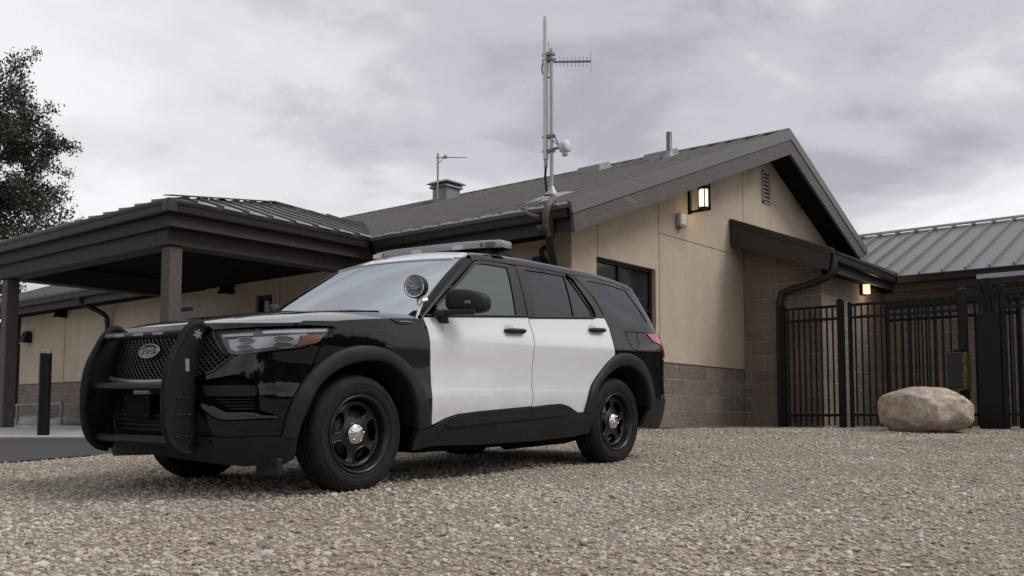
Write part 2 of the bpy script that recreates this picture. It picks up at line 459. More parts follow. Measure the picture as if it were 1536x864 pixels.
    builds(mb,'fuel_door_seam',M['deep'],car)
    # --- taillight
    part('taillight','red',[[(3.625,1.155),(3.9,1.16),(4.12,1.15),(4.16,1.03),(4.13,.95),(3.91,.94),(3.865,1.06),(3.71,1.087)]],s,.05,.03,off=.008)
    # --- rear bumper (gloss upper, matte lower)
    ra3=[p for p in tl(RAo) if p[0]>3.55 and p[1]<.74]
    part('rear_bumper_skin','black',[[(3.675,.73),(3.73,.79),(3.905,.925),(4.13,.94),(T1,.93),(T1,.56),(4.0,.56),(3.80,.545),(3.66,.525)]],s,.06,.03)
    part('rear_bumper','plastic',[[(3.655,.52),(3.80,.54),(4.0,.555),(T1,.555),(T1,.30),(4.1,.27),(3.75,.275),(3.47,.305),(3.50,.35),(3.56,.45)]],s,.06,.03,off=.012)
    # --- rocker cladding
    part('rocker_cladding','plastic',[[(.535,.385),(.69,.388),(.75,.418),(.817,.441),(.938,.466),(1.175,.482),(1.79,.508),(2.17,.522),(2.29,.503),(2.38,.466),(2.43,.452),(2.645,.452),(2.64,.36),(2.622,.285),(2.433,.262),(1.86,.246),(1.2,.248),(.72,.262),(.52,.238)]],s,.06,.04,off=.018)
    part('rocker_moulding','plastic',[[(.80,.402),(.86,.42),(1.0,.437),(1.79,.472),(2.1,.482),(2.26,.475),(2.30,.462),(2.2,.440),(1.79,.425),(1.0,.392),(.85,.388)]],s,.06,.012,off=.030)
    mb=MB();mb.tube([q(t,.262 if t<1.81 else .262,.02) for t in (1.797,1.797)],.001,3) if 0 else None
    # --- wheel arch flares
    for (o_,i_) in ((FAo,FAi),(RAo,RAi)):
        rows=[(0,.0),(0,.016),(.12,.026),(.5,.030),(.85,.034),(1.,.028),(1.,-.01),(1.03,-.06),(1.03,-.16)]
        V=[];nn=len(o_)
        for w,off in rows:
            uv=o_+(i_-o_)*w;p=f(uv[:,0],uv[:,1]);e=1e-3
            nrm=np.cross(f(uv[:,0]+e,uv[:,1])-p,f(uv[:,0],uv[:,1]+e)-p);nrm/=np.linalg.norm(nrm,axis=1,keepdims=True)
            nrm*=np.sign(nrm[:,1:2])*(-s)
            V.append(p+nrm*off)
        V=np.array(V);mb=MB();nr=len(rows)
        mb.add(V.reshape(-1,3),[(r*nn+i,r*nn+i+1,(r+1)*nn+i+1,(r+1)*nn+i) for r in range(nr-1) for i in range(nn-1)],True)
        mb.build('wheel_arch_trim',M['plastic'],car)
        # liner
        uv=o_+(i_-o_)*1.0;p=f(uv[:,0],uv[:,1]);c=np.array([uv[:,0].mean(),0,.36])
        rowsL=[]
        for k,(sc,bb) in enumerate(((1.03,-.08),(1.05,-.2),(1.06,-.36),(.8,-.42),(.3,-.42))):
            pp=p.copy();pp[:,0]=c[0]+(p[:,0]-c[0])*sc;pp[:,2]=c[2]+(p[:,2]-c[2])*sc;pp[:,1]=-s*(np.abs(p[:,1])+bb);rowsL.append(pp)
        V=np.array(rowsL);mb=MB();nr=len(rowsL)
        mb.add(V.reshape(-1,3),[(r*nn+i,r*nn+i+1,(r+1)*nn+i+1,(r+1)*nn+i) for r in range(nr-1) for i in range(nn-1)],True)
        mb.build('wheel_arch_liner',M['deep'],car)
    # --- front bumper skin (gloss)
    fa=[p for p in tl(FAo) if p[0]<-.36]
    intake=[(-1.13,.665),(-1.10,.70),(-.82,.742),(-.72,.705),(-.69,.66),(-.685,.53),(-.60,.50),(-.60,.470),(-.90,.462),(-.97,.474),(-1.12,.57)]
    bs=[(-.845,.851),(-.677,.868),(-.442,.894),(-.302,.926),(-.365,.785)]+fa[::-1][::2]+[(-.550,.372),(-.90,.368),(-.958,.372),(-1.075,.50),(-1.15,.525),(T0,.53),(T0,.690),(-1.10,.705),(-.965,.756)]
    part('front_bumper_skin','black',[bs],s,.045,.03,holes=[intake])
    rec=part('bumper_intake','deep',[[(-1.15,.72),(-.80,.76),(-.66,.70),(-.60,.50),(-.60,.46),(-1.0,.44),(-1.16,.56)]],s,.06,0,off=-.055)
    part('intake_bar','plastic',[[(-1.06,.675),(-.71,.678),(-.70,.64),(-.712,.612),(-1.03,.610)]],s,.05,.03,off=-.012,parent=rec)
    mb=MB()
    for k in range(4):
        h=.592-k*.019;mb.tube([q(t,h,-.04) for t in np.linspace(-.93+.03*k,-.69,7)],.005,5)
    mb.build('intake_slats',M['plastic'],rec)
    part('intake_side','plastic',[[(-.70,.69),(-.66,.66),(-.62,.52),(-.61,.50),(-.686,.53)]],s,.04,.0,off=-.02,parent=rec)
    # gloss lip under the intake, facing up
    A=np.array([(-1.10,.640),(-1.03,.585),(-.95,.553),(-.86,.518),(-.76,.525),(-.686,.53),(-.60,.50)]);B=np.array([(-1.06,.535),(-1.0,.497),(-.953,.477),(-.896,.470),(-.79,.474),(-.684,.478),(-.58,.48)])
    a3=np.array([q(t,h,-.05) for t,h in A]);b3=np.array([q(t,h,.012) for t,h in B]);m3=(a3+b3)/2+np.array([0,-s*.008,.010])
    mb=MB();nn=len(A);V=np.vstack([a3,m3,b3]);mb.add(V,[(r*nn+i,r*nn+i+1,(r+1)*nn+i+1,(r+1)*nn+i) for r in range(2) for i in range(nn-1)],True)
    mb.build('intake_lip',M['black'],rec)
    # --- headlight
    hl=[(-1.023,1.003),(-.694,1.012),(-.45,1.024),(-.222,1.033),(-.213,1.020),(-.297,.938),(-.442,.904),(-.677,.878),(-.831,.860),(-.905,.870),(-.957,.921)]
    hd=part('headlight','lampdark',[hl],s,.05,.03,off=-.035)
    part('lens_cover','lens',[hl],s,.05,.0,off=.002,parent=hd)
    part('reflector','lampin',[[(-.93,.955),(-.60,.975),(-.40,.995),(-.33,.975),(-.45,.925),(-.70,.897),(-.86,.882),(-.90,.90)]],s,.04,.01,off=-.024,parent=hd)
    part('running_light',simple('running_light_bar',(.75,.76,.78),.3),[[(-.97,.983),(-.76,.99),(-.76,.976),(-.965,.969)]],s,.04,.01,off=-.012,parent=hd)
    part('upper_strip','lampin',[[(-.70,1.004),(-.24,1.026),(-.25,1.010),(-.42,.998),(-.70,.986)]],s,.04,.008,off=-.014,parent=hd)
    part('turn_signal','amber',[[(-.43,.982),(-.272,.990),(-.300,.950),(-.335,.938),(-.46,.915),(-.44,.945)]],s,.04,.01,off=-.008,parent=hd)
    for (tc,w,nm) in ((-.795,.052,0),(-.55,.062,1)):
        for hh in (.945 if nm==0 else .957,.903 if nm==0 else .918):
            c=np.array(q(tc,hh,-.012));mb=MB()
            ring=[(tc+w*math.cos(a_)*(1 if abs(math.cos(a_))<2 else 1),hh+.017*math.sin(a_)) for a_ in np.linspace(0,2*math.pi,20,endpoint=False)]
            patch(mb,ring,f,.02,(),.012,CC,off=-.012);mb.build('projector',M['lens'] if 0 else M['lampdark'],hd)
            mb=MB();mb.tube([q(t,h,-.010) for t,h in ring],.0022,5,closed=True);mb.build('projector_ring',M['chrome'],hd)
    # --- side repeater badge and door badge, handles
    part('fender_badge','plastic',[[(.286,1.117),(.45,1.122),(.56,1.124),(.50,1.092),(.44,1.083),(.36,1.084)]],s,.04,.006,off=.007)
    mb=MB();mb.tube([q(*p_,.013) for p_ in [(.36,1.102),(.42,1.105),(.48,1.104)]],.006,6);mb.build('badge_lettering',M['grey'],car)
    part('door_badge','plastic',[[(.755,1.150),(.876,1.156),(.875,1.116),(.785,1.110)]],s,.04,.006,off=.010,parent=fd)
    for (t0,t1,h0,dr) in ((1.49,1.725,1.092,fd),(2.65,2.868,1.150,rdo)):
        rec_=[(t0+(t1-t0)*.3+.075*math.cos(a_)*.9,h0+.012+.035*math.sin(a_)) for a_ in np.linspace(0,2*math.pi,20,endpoint=False)]
        mb=MB();n=9;path=[]
        for i in range(n):
            u=i/(n-1);o=.03 if 0<i<n-1 else .004
            path.append(q(t0+(t1-t0)*u,h0+.004*u,o))
        mb.tube(path,[.016,.022]+[.0235]*(n-4)+[.022,.016],10,flat=.8)
        mb.build('handle',M['plastic'],dr)
        part('handle_recess',simple('handle_recess_shade_grey',(.42,.42,.43),.3,coat=.5),[rec_],s,.03,.004,off=.002,parent=dr)  # flat disc greyer than the door, the recess shade put into its colour
    # --- A pillar
    def Wf(sv,w):
        bot=np.stack([.62-.36*(1-w**2),-w*.86,1.150+.05*(1-w**2)],-1)
        top=roofR(1.295-.13*(1-w**2),w*.97)
        p=bot+(top-bot)*sv[...,None]
        p[...,0]-=.05*sv*(1-sv);p[...,2]+=.07*sv*(1-sv)
        return p
    mb=MB();n=24;sv=np.linspace(0,1,n)
    wsE=Wf(sv,np.full(n,float(s)))
    tt=.622+(1.385-.622)*sv;hh=1.142+(1.626-1.142)*sv
    dE=f(tt,hh+.010*np.sin(math.pi*sv))
    mid=(wsE+dE)/2;mid[:,1]-=s*.012;mid[:,2]+=.012;mid[:,0]-=.012
    V=np.vstack([wsE,wsE*.7+mid*.3+np.array([-.004,0,.006]),mid,dE*.7+mid*.3+np.array([-.002,-s*.004,.003]),dE])
    mb.add(V,[(r*n+i,r*n+i+1,(r+1)*n+i+1,(r+1)*n+i) for r in range(4) for i in range(n-1)],True)
    mb.build('windscreen_pillar',M['pillar'],car)
    # --- roof rail strip (side of the roof above the doors)
    ts=np.r_[np.linspace(1.385,3.0,30),np.linspace(3.05,3.80,16)]
    lo=np.interp(ts,[1.385,1.47,1.667,1.905,2.03,2.4,2.715,3.1,3.4,3.64,3.80],[1.630,1.652,1.657,1.652,1.657,1.649,1.640,1.647,1.629,1.597,1.562])
    hi=np.array([float(hr(t)) for t in ts]);hi=np.maximum(hi,lo+.012)
    rows=[f(ts,lo+(hi-lo)*k) for k in (0,.35,.7,1)]
    w9=np.full(len(ts),.90)
    rows.append(roofR(ts,s*.965));rows.append(roofR(ts,s*.90)+np.array([0,0,.004]));rows.append(roofR(ts,s*.89)+np.array([0,0,-.01]))
    mb=MB();n=len(ts);V=np.vstack(rows);mb.add(V,[(r*n+i,r*n+i+1,(r+1)*n+i+1,(r+1)*n+i) for r in range(len(rows)-1) for i in range(n-1)],True)
    mb.build('roof_rail',M['black'],car)
    # --- mirror
    mb=MB();seg=20;rg=12;V=[]
    for i in range(rg+1):
        ph=-math.pi/2+math.pi*i/rg
        for k in range(seg):
            t=2*math.pi*k/seg
            e=lambda x,p_:math.copysign(abs(x)**p_,x)
            x=e(math.cos(ph),.55)*e(math.cos(t),.6);z=e(math.sin(ph),.6);y=e(math.cos(ph),.55)*e(math.sin(t),.6)
            zz=z*.086; xx=x*.128
            # taper: outer edge lower, front edge rounded
            zz*= 1-.18*max(0,y)
            V.append((.94+y*.0+ xx*.55*.9 +y*.10, -s*(1.085+y*.115-x*.015), 1.268+zz+ .012*y*-1))
    mb.add(V,[(i*seg+k,i*seg+(k+1)%seg,(i+1)*seg+(k+1)%seg,(i+1)*seg+k) for i in range(rg) for k in range(seg)],True)
    mir=mb.build('wing_mirror',M['plastic'],car)
    mb=MB();mb.beam((.76,-s*.95,1.187),(.93,-s*1.16,1.190),.07,.036);mb.beam((.74,-s*.935,1.175),(.80,-s*.98,1.180),.10,.045);mb.build('mirror_arm',M['plastic'],mir,bevel=.008)
    mb=MB();mb.beam((.868,-s*1.03,1.262),(.895,-s*1.14,1.262),.012,.022);mb.build('mirror_indicator',M['lampdark'],mir)
    # --- running-board shadow gap filler / step bar none
    return f
hr=pchip([1.15,1.25,1.335,1.42,1.55,1.8,2.1,2.58,3.1,3.65,3.85],[1.60,1.628,1.655,1.690,1.702,1.713,1.717,1.704,1.686,1.632,1.59])
def roofR(a,w):
    a,w=np.broadcast_arrays(np.asarray(a,float),np.asarray(w,float))
    h=hr(a);b=P(a,h)[...,1]
    b=np.where(a<1.42,P(np.full(a.shape,1.42),hr(np.full(a.shape,1.42)))[...,1]+(1.42-a)*.15,b)
    return np.stack([a,-w*b,h+.045*(1-np.abs(w)**2.2)],-1)
_P=P
def P(t,h):
    t=np.asarray(t,float);m=t<T0;t2=np.where(m,2*T0-t,t)
    p=_P(t2,h).copy();m=np.broadcast_to(m,p.shape[:-1]);p[...,1]=np.where(m,-p[...,1],p[...,1]);return p
for s in (1,-1): mk_side(s)
# ---- hood
def hoodfn(a,b): return np.stack([a,-b,H(a,b)],-1)
tsd=np.r_[np.linspace(T0,-.6,26),np.linspace(-.55,.60,18)]
edge=P(tsd,htop(tsd))
left=[(p[0],p[1]) for p in edge];
back=[(.60,.80),(.45,.62),(.34,.40),(.28,.2),(.265,0)]
outl=left+back+[(a,-b) for a,b in back[::-1][1:]]+[(a,-b) for a,b in left[::-1][:-1]]
mb=MB();patch(mb,outl,hoodfn,.06,(),.02,(0.,0,0.))
# front lip down to the shut line (part of the bonnet)
ts2=np.linspace(2*T0+.436,-.436,70)
tt=np.where(ts2<T0,2*T0-ts2,ts2)
lo=np.interp(tt,[T0,-1.0,-.5,-.436],[1.018,1.014,1.037,1.066]);hi=htop(tt)
rows=[P(ts2,lo+(hi-lo)*k) for k in (0,.5,1)]
V=np.vstack(rows);V[:,1]*=-1;n=len(ts2)
mb.add(V,[(r*n+i,r*n+i+1,(r+1)*n+i+1,(r+1)*n+i) for r in range(2) for i in range(n-1)],True)
hood=mb.build('bonnet',M['black'],car)
for s in (1,-1):
    mb=MB();mb.tube([(a,-s*b,float(H(a,b))+.004) for a,b in [(-.60,.50),(-.2,.60),(.2,.66),(.45,.69)]],[.004,.012,.014,.008],6,flat=.5)
    mb.build('bonnet_crease',M['black'],hood)
# ---- cowl
mb=MB();n=21
w=np.linspace(-1,1,n);cb=np.stack([.63-.37*(1-w**2),-w*.87,1.147+.045*(1-w**2)],-1)
mb.add(np.vstack([cb,cb+np.array([-.06,0,-.03])]),[(i,i+1,n+i+1,n+i) for i in range(n-1)],True)
mb.build('cowl',M['plastic'],car)
# ---- windscreen
def Wf(sv,w):
    bot=np.stack([.62-.36*(1-w**2),-w*.86,1.150+.05*(1-w**2)],-1)
    top=roofR(1.295-.13*(1-w**2),w*.97)
    p=bot+(top-bot)*sv[...,None]
    p[...,0]-=.05*sv*(1-sv);p[...,2]+=.07*sv*(1-sv)
    return p
mb=MB();patch(mb,[(0,-1),(0,1),(1,1),(1,-1)],Wf,.08,(),0,CC)
ws=mb.build('windscreen',M['wind'],car)
# ---- roof skin (white)
wl=np.linspace(-.89,.89,19)
ro=[(1.283-.13*(1-x**2),x) for x in wl]+[(3.72,.89),(3.74,0),(3.72,-.89)]
mb=MB();patch(mb,ro,roofR,.12,(),.025,(1.6,0,0),off=.007)
mb.build('roof','' or M['white'],car)
for s in (1,-1):   # front roof corners in white up to the rail
    mb=MB();patch(mb,[(1.285,s*.88),(1.292,s*.97),(1.385,s*.97),(1.40,s*.88)],roofR,.05,(),.015,(1.6,0,0),off=.009 if s>0 else .002);mb.build('roof_corner',M['white'],car)
# ---- tail: spoiler, rear window, tailgate
mb=MB()
w=np.linspace(-1,1,21);fr=roofR(np.full(21,3.70),w*.95);re=fr+np.array([.16,0,-.05]);re[:,0]-=.05*w**4;lo_=re+np.array([-.02,0,-.03]);l2=fr+np.array([.02,0,-.06])
mb.add(np.vstack([fr,re,lo_,l2]),[(r*21+i,r*21+i+1,(r+1)*21+i+1,(r+1)*21+i) for r in range(3) for i in range(20)],True)
mb.build('roof_spoiler',M['black'],car)
bt=P(np.full(9,3.9),np.linspace(1.17,1.56,9));
mb=MB();n=9;V=[]
for sgn in (1,.5,0,-.5,-1):
    for k in range(n):
        p=bt[k];V.append((p[0]-.02+.10*(1-sgn**2),-sgn*p[1]*.97,p[2]))
mb.add(V,[(r*n+i,r*n+i+1,(r+1)*n+i+1,(r+1)*n+i) for r in range(4) for i in range(n-1)],True)
mb.build('rear_window',M['dark'],car)
tg=[(4.14,1.16),(T1,1.16)]
mb=MB()
for s in (1,-1): patch(mb,[(3.88,1.165),(T1,1.18),(T1,.94),(4.14,.945),(4.17,1.04),(4.12,1.155)],side(s),.07,(),.02,CC)
mb.build('tailgate',M['black'],car)
# ---- grille
gr=[(T0,1.003),(-1.035,1.006),(-.963,.918),(-.912,.865),(-.85,.853),(-.968,.760),(-1.10,.715),(T0,.700)]
grf=gr+[(2*T0-t,h) for t,h in gr[::-1] if t>T0]
mb=MB();patch(mb,grf,side(1),.08,(),.0,CC,off=-.05)
grille=mb.build('grille',M['deep'],car)
mb=MB();f=side(1)
def gp(t,h,o):
    p=f(np.array([t]),np.array([h]))[0];return (p[0]-o,p[1],p[2])
G=np.array(grf)
for sg in (1,-1):
    for c in np.arange(-4,3,.045):
        # line: t = c + sg*1.35*(h-.7)
        hh=np.linspace(.69,1.01,34);tt=c+sg*1.25*(hh-.7)
        ok=inpoly(tt,hh,G);run=[]
        for i in range(len(hh)):
            if ok[i]: run.append(gp(tt[i],hh[i],-.018+(.002 if sg>0 else 0)))
            if (not ok[i] or i==len(hh)-1):
                if len(run)>1: mb.tube(run[::3]+([run[-1]] if (len(run)-1)%3 else []),.0043,4,flat=1)
                run=[]
mb.build('grille_mesh',simple('gloss_black_mesh',(.018,.018,.019),.18,coat=.6),grille)
mb=MB();mb.tube([gp(*p_,.008) for p_ in smoothline([(2*T0+1.075,.895),(2*T0+1.08,.80),(2*T0+1.09,.740),(2*T0+1.15,.714),(T0,.694),(-1.14,.706)],2)],.017,8,flat=1.0)
mb.build('grille_surround',M['grey'],grille)
part('grille_rim','black',[grf],1,.06,.05,off=.004,holes=[[((t-T0)*.975+T0,(h-.86)*.93+.86) for t,h in grf]],parent=grille)
# oval badge
mb=MB();ov=[(T0+.115*math.cos(a_),.893+.043*math.sin(a_)) for a_ in np.linspace(0,2*math.pi,36,endpoint=False)]
patch(mb,ov,f,.03,(),.03,CC,off=.006)
bd=mb.build('oval_badge',simple('badge_enamel',(.012,.014,.022),.2,coat=1),grille)
mb=MB();mb.tube([gp(t,h,.008) for t,h in ov],.0045,6,closed=True);mb.build('badge_ring',M['badge'],bd)
mb=MB()
def stroke(pts,r=.0042):
    mb.tube([gp(T0-x,.893+y,.010) for x,y in smoothline(pts,2)],r,6)
# left of the picture is the far side of the bumper: x grows to the picture's right as t grows
def stroke(pts,r=.0028):
    mb.tube([gp(T0+x,.893+y,.010) for x,y in smoothline(pts,2)],r,6)
stroke([(-.078,.010),(-.083,.020),(-.070,.026),(-.045,.024),(-.026,.027)]);stroke([(-.055,.025),(-.060,.0),(-.070,-.022),(-.085,-.020)]);stroke([(-.068,.002),(-.050,.004),(-.038,.005)])
stroke([(-.022,.008),(-.036,.004),(-.034,-.016),(-.018,-.014),(-.014,.002),(-.022,.008),(-.006,.004)])
stroke([(-.002,.010),(-.004,-.016)]);stroke([(-.003,.002),(.010,.011),(.018,.006)])
stroke([(.050,.008),(.034,.008),(.028,-.008),(.040,-.017),(.050,-.004),(.058,.028)]);stroke([(.056,.024),(.048,-.014),(.062,-.014),(.080,-.004)])
mb.build('badge_lettering',M['badge'],bd)
# ---- lower centre: matte intake, plate, splitter
mb=MB()
lc=[(-1.02,.52),(-1.12,.53),(T0,.53)];lcf=[(-.96,.372),(-1.075,.50),(-1.15,.525),(T0,.55)]
pl=lcf+[(2*T0-t,h) for t,h in lcf[::-1] if t>T0]
patch(mb,pl,f,.07,(),.02,CC,off=-.01)
lg=mb.build('lower_grille',M['plastic'],car)
mb=MB()
for h in (.40,.43,.46,.49):
    e=.50+(h-.37)*-.6;mb.tube([gp(t,h,.004) for t in np.linspace(T0-.5,T0+.5,15)],.009,6)
for s in (1,-1):
    for k in range(6): mb.tube([gp(T0+s*(.50+.02*k),.38+k*.018,.003),gp(T0+s*(.60-.012*k),.38+k*.018,.003)],.004,4)
mb.build('grille_slats',M['plastic'],lg)
mb=MB();mb.beam((-.955,.150,.545),(-.955,-.150,.545),.014,.150);pb=mb.build('plate_holder',M['deep'],car,bevel=.004)
mb=MB()
for y in (-.12,.12):
    for z in (.49,.60): mb.lathe([(0,-.012),(.006,-.012),(.007,-.008)],8,'x',(-.955,y,z))
mb.build('plate_bolt',M['steel'],pb)
ch=[(-.448,.366),(-.90,.363),(-.958,.366),(T0,.366),(T0,.25),(-1.15,.225),(-.80,.20),(-.53,.20),(-.455,.235)]
for s in (1,-1):
    part('bumper_chin','plastic',[ch],s,.05,.05,off=.022)
mb=MB();mb.tube([gp(t,.338,.028) for t in np.linspace(T0-.62,T0+.62,21)],.017,8,flat=.7);mb.build('skid_bar',M['grey'] if 0 else M['satin'],car)
for s in (1,):
    mb=MB();mb.box((-.60,-s*.72,.135),(-.55,-s*.93,.24));mb.build('air_deflector',M['plastic'],car,bevel=.01)
# ---- push bumper
front=[(-.86,1.055),(-.918,1.013),(-.969,.924),(-1.02,.832),(-1.048,.741),(-1.060,.631),(-1.060,.511),(-1.048,.41),(-1.02,.339),(-.964,.282),(-.89,.266)]
rear=[(-.846,.268),(-.855,.404),(-.858,.506),(-.850,.588),(-.842,.691),(-.83,.784),(-.795,.888),(-.775,.985),(-.785,1.025),(-.82,1.048)]
pbp=MB();c=[]
outline=smoothpoly(front+rear,1)
upr=None
pushbar=None
for s in (1,-1):
    mb=MB();mb.prism([(a,-s*.455,h) for a,h in outline],(0,s*-.022 if s>0 else .022,0))
    o=mb.build('bumper_upright',M['satin'],car,bevel=.004)
    # thick rubber edge strip along the front
    path=smoothline(front[:],2);mb=MB();path=[(-.79,1.03)]+[(-.82,1.052)]+path
    mb.tube([(a,-s*.466,h) for a,h in path],.023,10,flat=1.0,upv=(0,1,0));mb.build('rubber_edge',M['rubber'],o)
    # bolts
    mb=MB()
    for (a,h) in ((-.975,.60),(-.90,.60),(-.975,.50),(-.90,.50),(-.98,.365),(-.92,.365),(-.985,.30),(-.92,.30)):
        mb.lathe([(0,-.487*s),(.007,-.487*s),(.009,-.478*s)],8,'y',(a,0,h))
    mb.build('bolt',M['steel'],o)
    # star badge and sticker on the outer face
    mb=MB();st=[]
    for k in range(12):
        r=.036 if k%2==0 else .018;a_=math.pi*k/6+.25;st.append((-.848+r*math.cos(a_),-s*.4775,.985+r*math.sin(a_)))
    mb.prism(st,(0,-s*.004,0));mb.build('star_badge',M['bronze'],o)
    mb=MB();mb.hexa([(-.928,-s*.4775,.762),(-.903,-s*.4775,.757),(-.903,-s*.480,.757),(-.928,-s*.480,.762)],[(-.932,-s*.4775,.835),(-.905,-s*.4775,.835),(-.905,-s*.480,.835),(-.932,-s*.480,.835)])
    mb.build('sticker',simple('worn_sticker',(.22,.22,.21),.6,var=.5,vscale=90),o)
mb=MB();mb.tube([(-.90,.46,.995),(-.93,.40,.990),(-.93,-.40,.990),(-.90,-.46,.995)],.024,12);tb=mb.build('top_crossbar',M['satin'],car)
for y in (.22,.0,-.22):
    mb=MB();mb.box((-.962,y-.055,.984),(-.950,y+.055,1.000));mb.build('warning_light',simple('clear_warning_light',(.20,.20,.21),.25),tb,bevel=.003)
mb=MB();mb.beam((-1.0,.455,.672),(-1.0,-.455,.672),.05,.046);mb.build('middle_crossbar',M['satin'],car,bevel=.012)
mb=MB();mb.beam((-.97,.455,.345),(-.97,-.455,.345),.05,.05);mb.build('lower_crossbar',M['satin'],car,bevel=.012)
# ---- light bar
LB=[];
def lbout(sc,wd):
    pts=[]
    for k in range(13):
        u=-1+2*k/12;pts.append((1.655+.10*abs(u)**4 - .0*u,u*wd))
    for k in range(13):
        u=1-2*k/12;pts.append((1.90-.02*abs(u)**4,u*wd))
    return [((a-1.78)*sc+1.78,b) for a,b in pts]
lb=lbout(1,.70)
def lbz(a,y): return 0
mb=MB();rot=R_(2.5)
def lbp(a,b,h):
    x=a-1.78;return (1.78+x*math.cos(rot)-b*math.sin(rot)*-1,-(b*math.cos(rot)-x*math.sin(rot)*1),h)
rings=[(.97,.985,1.782),(1.0,1.0,1.788),(1.0,1.0,1.828),(.97,.99,1.840),(.86,.965,1.846)]
V=[];n=len(lb)
for sc,sb,h in rings: V+=[lbp((a-1.78)*sc+1.78,b*sb,h) for a,b in lb]
mb.add(V,[(r*n+i,r*n+(i+1)%n,(r+1)*n+(i+1)%n,(r+1)*n+i) for r in range(len(rings)-1) for i in range(n)],True)
mb.add(V[-n:],[tuple(range(n))])
lbo=mb.build('light_bar',M['barlens'],car)
mb=MB();V=[]
for sc,sb,h in [(.9,.93,1.767),(.99,.995,1.774),(.99,.995,1.783),(.9,.9,1.785)]: V+=[lbp((a-1.78)*sc+1.78,b*sb,h) for a,b in lb]
mb.add(V,[(r*n+i,r*n+(i+1)%n,(r+1)*n+(i+1)%n,(r+1)*n+i) for r in range(3) for i in range(n)],True);mb.add(V[:n],[tuple(range(n))]);mb.add(V[-n:],[tuple(range(n))])
mb.build('bar_base',M['deep'],lbo)
for i in range(12):
    mb=MB();y=-.62+1.24*i/11
    p=lbp(1.78-.078,y,0);mb.box((p[0]-.012,p[1]-.044,1.787),(p[0]+.012,p[1]+.044,1.824))
    mb.build('light_module',M['barmod'] if i%4 else M['lampin'],lbo)
for s in (1,-1):
    mb=MB();p=lbp(1.80,s*.55,0);mb.hexa([(1.72,p[1]-.05,1.70),(1.92,p[1]-.05,1.70),(1.92,p[1]+.05,1.70),(1.72,p[1]+.05,1.70)],[(1.75,p[1]-.04,1.79),(1.87,p[1]-.04,1.79),(1.87,p[1]+.04,1.79),(1.75,p[1]+.04,1.79)]);mb.build('mounting_foot',M['plastic'],lbo,bevel=.008)
    mb=MB();mb.tube([(1.85,-s*.52,1.785),(1.99,-s*.56,1.775),(2.08,-s*.58,1.735)],[.018,.014,.01],8);mb.build('cable_cover',M['plastic'],lbo)
# ---- spotlight
sp=Vector((.615,-.885,1.362));ax=Vector((-.93,-.30,.0)).normalized()
qd=Vector((0,1,0)).rotation_difference(ax).to_matrix().to_4x4()
def spot(name,prof,m,par):
    mb=MB();mb.lathe(prof,32,'y');mb.xform(Matrix.Translation(sp)@qd);return mb.build(name,m,par)
so=spot('spotlight',[(0,-.095),(.03,-.092),(.062,-.075),(.078,-.04),(.082,0),(.082,.022),(.076,.028),(.070,.022)],M['plastic'],car)
spot('reflector',[(0,-.035),(.03,-.028),(.05,-.010),(.070,.018)],simple('spot_reflector',(.9,.9,.92),.22,.55,bump=1.,bscale=45),so)
spot('bulb',[(0,.012),(.012,.008),(.016,-.006),(.012,-.03)],M['chrome'],so)
mb=MB()
for k in range(12):
    a_=k*math.pi/6;mb.tube([(.018*math.cos(a_),-.028,.018*math.sin(a_)),(.045*math.cos(a_),-.012,.045*math.sin(a_)),(.067*math.cos(a_),.014,.067*math.sin(a_))],.0032,5)
mb.xform(Matrix.Translation(sp)@qd);mb.build('reflector_ribs',M['badge'],so)
spot('bezel',[(.066,.020),(.071,.026),(.077,.027),(.079,.020)],M['chrome'],so)
spot('lens',[(0,.024),(.07,.021)],M['lens'],so)
mb=MB();b0=sp+Vector((.045,.02,-.07));mb.tube([b0,b0+Vector((.02,.015,-.045)),Vector((.66,-.895,1.255))],.016,8);mb.tube([Vector((.66,-.895,1.262)),Vector((.70,-.90,1.272))],.024,10);mb.tube([Vector((.665,-.895,1.25)),Vector((.60,-.905,1.135))],[.012,.009],8)
mb.build('spot_stem',M['chrome'],so)
# ---- interior and underbody
mb=MB()
mb.box((.74,-.86,.25),(2.45,.86,.98));mb.box((-.55,-.55,.28),(.80,.55,.98));mb.box((2.4,-.55,.30),(3.75,.55,1.0));mb.box((-.70,-.62,.30),(-.5,.62,.90));mb.box((.35,-.88,.95),(.9,.88,1.10));mb.box((2.4,-.86,.95),(3.7,.86,1.02))
mb.build('light_block_core',M['deep'],car)  # plain dark boxes added inside the body to block light
mb=MB();mb.tube([(2.0,-.55,.21),(2.9,-.5,.22),(3.3,-.4,.24)],.06,8);mb.box((1.0,-.5,.185),(2.2,.5,.26));mb.box((.66,-.84,.205),(2.50,.84,.25));mb.tube([(3.07,-.8,.34),(3.07,.8,.34)],.05,8);mb.tube([(.05,-.8,.34),(.05,.8,.34)],.05,8)
mb.box((-.5,-.4,.20),(.1,.4,.30));mb.build('underbody',M['deep'],car)
def seat(x,y,w):
    mb=MB();mb.hexa([(x-.02,y-w,.95),(x+.16,y-w,.95),(x+.16,y+w,.95),(x-.02,y+w,.95)],[(x+.16,y-w*.85,1.38),(x+.27,y-w*.85,1.38),(x+.27,y+w*.85,1.38),(x+.16,y+w*.85,1.38)])
    mb.hexa([(x+.18,y-w*.5,1.40),(x+.27,y-w*.5,1.40),(x+.27,y+w*.5,1.40),(x+.18,y+w*.5,1.40)],[(x+.20,y-w*.45,1.55),(x+.29,y-w*.45,1.55),(x+.29,y+w*.45,1.55),(x+.20,y+w*.45,1.55)])
    mb.build('seat',M['seat'],car,bevel=.03)
for x,y,w in ((1.55,-.40,.25),(1.55,.40,.25),(2.55,-.40,.28),(2.55,.40,.28)): seat(x,y,w)
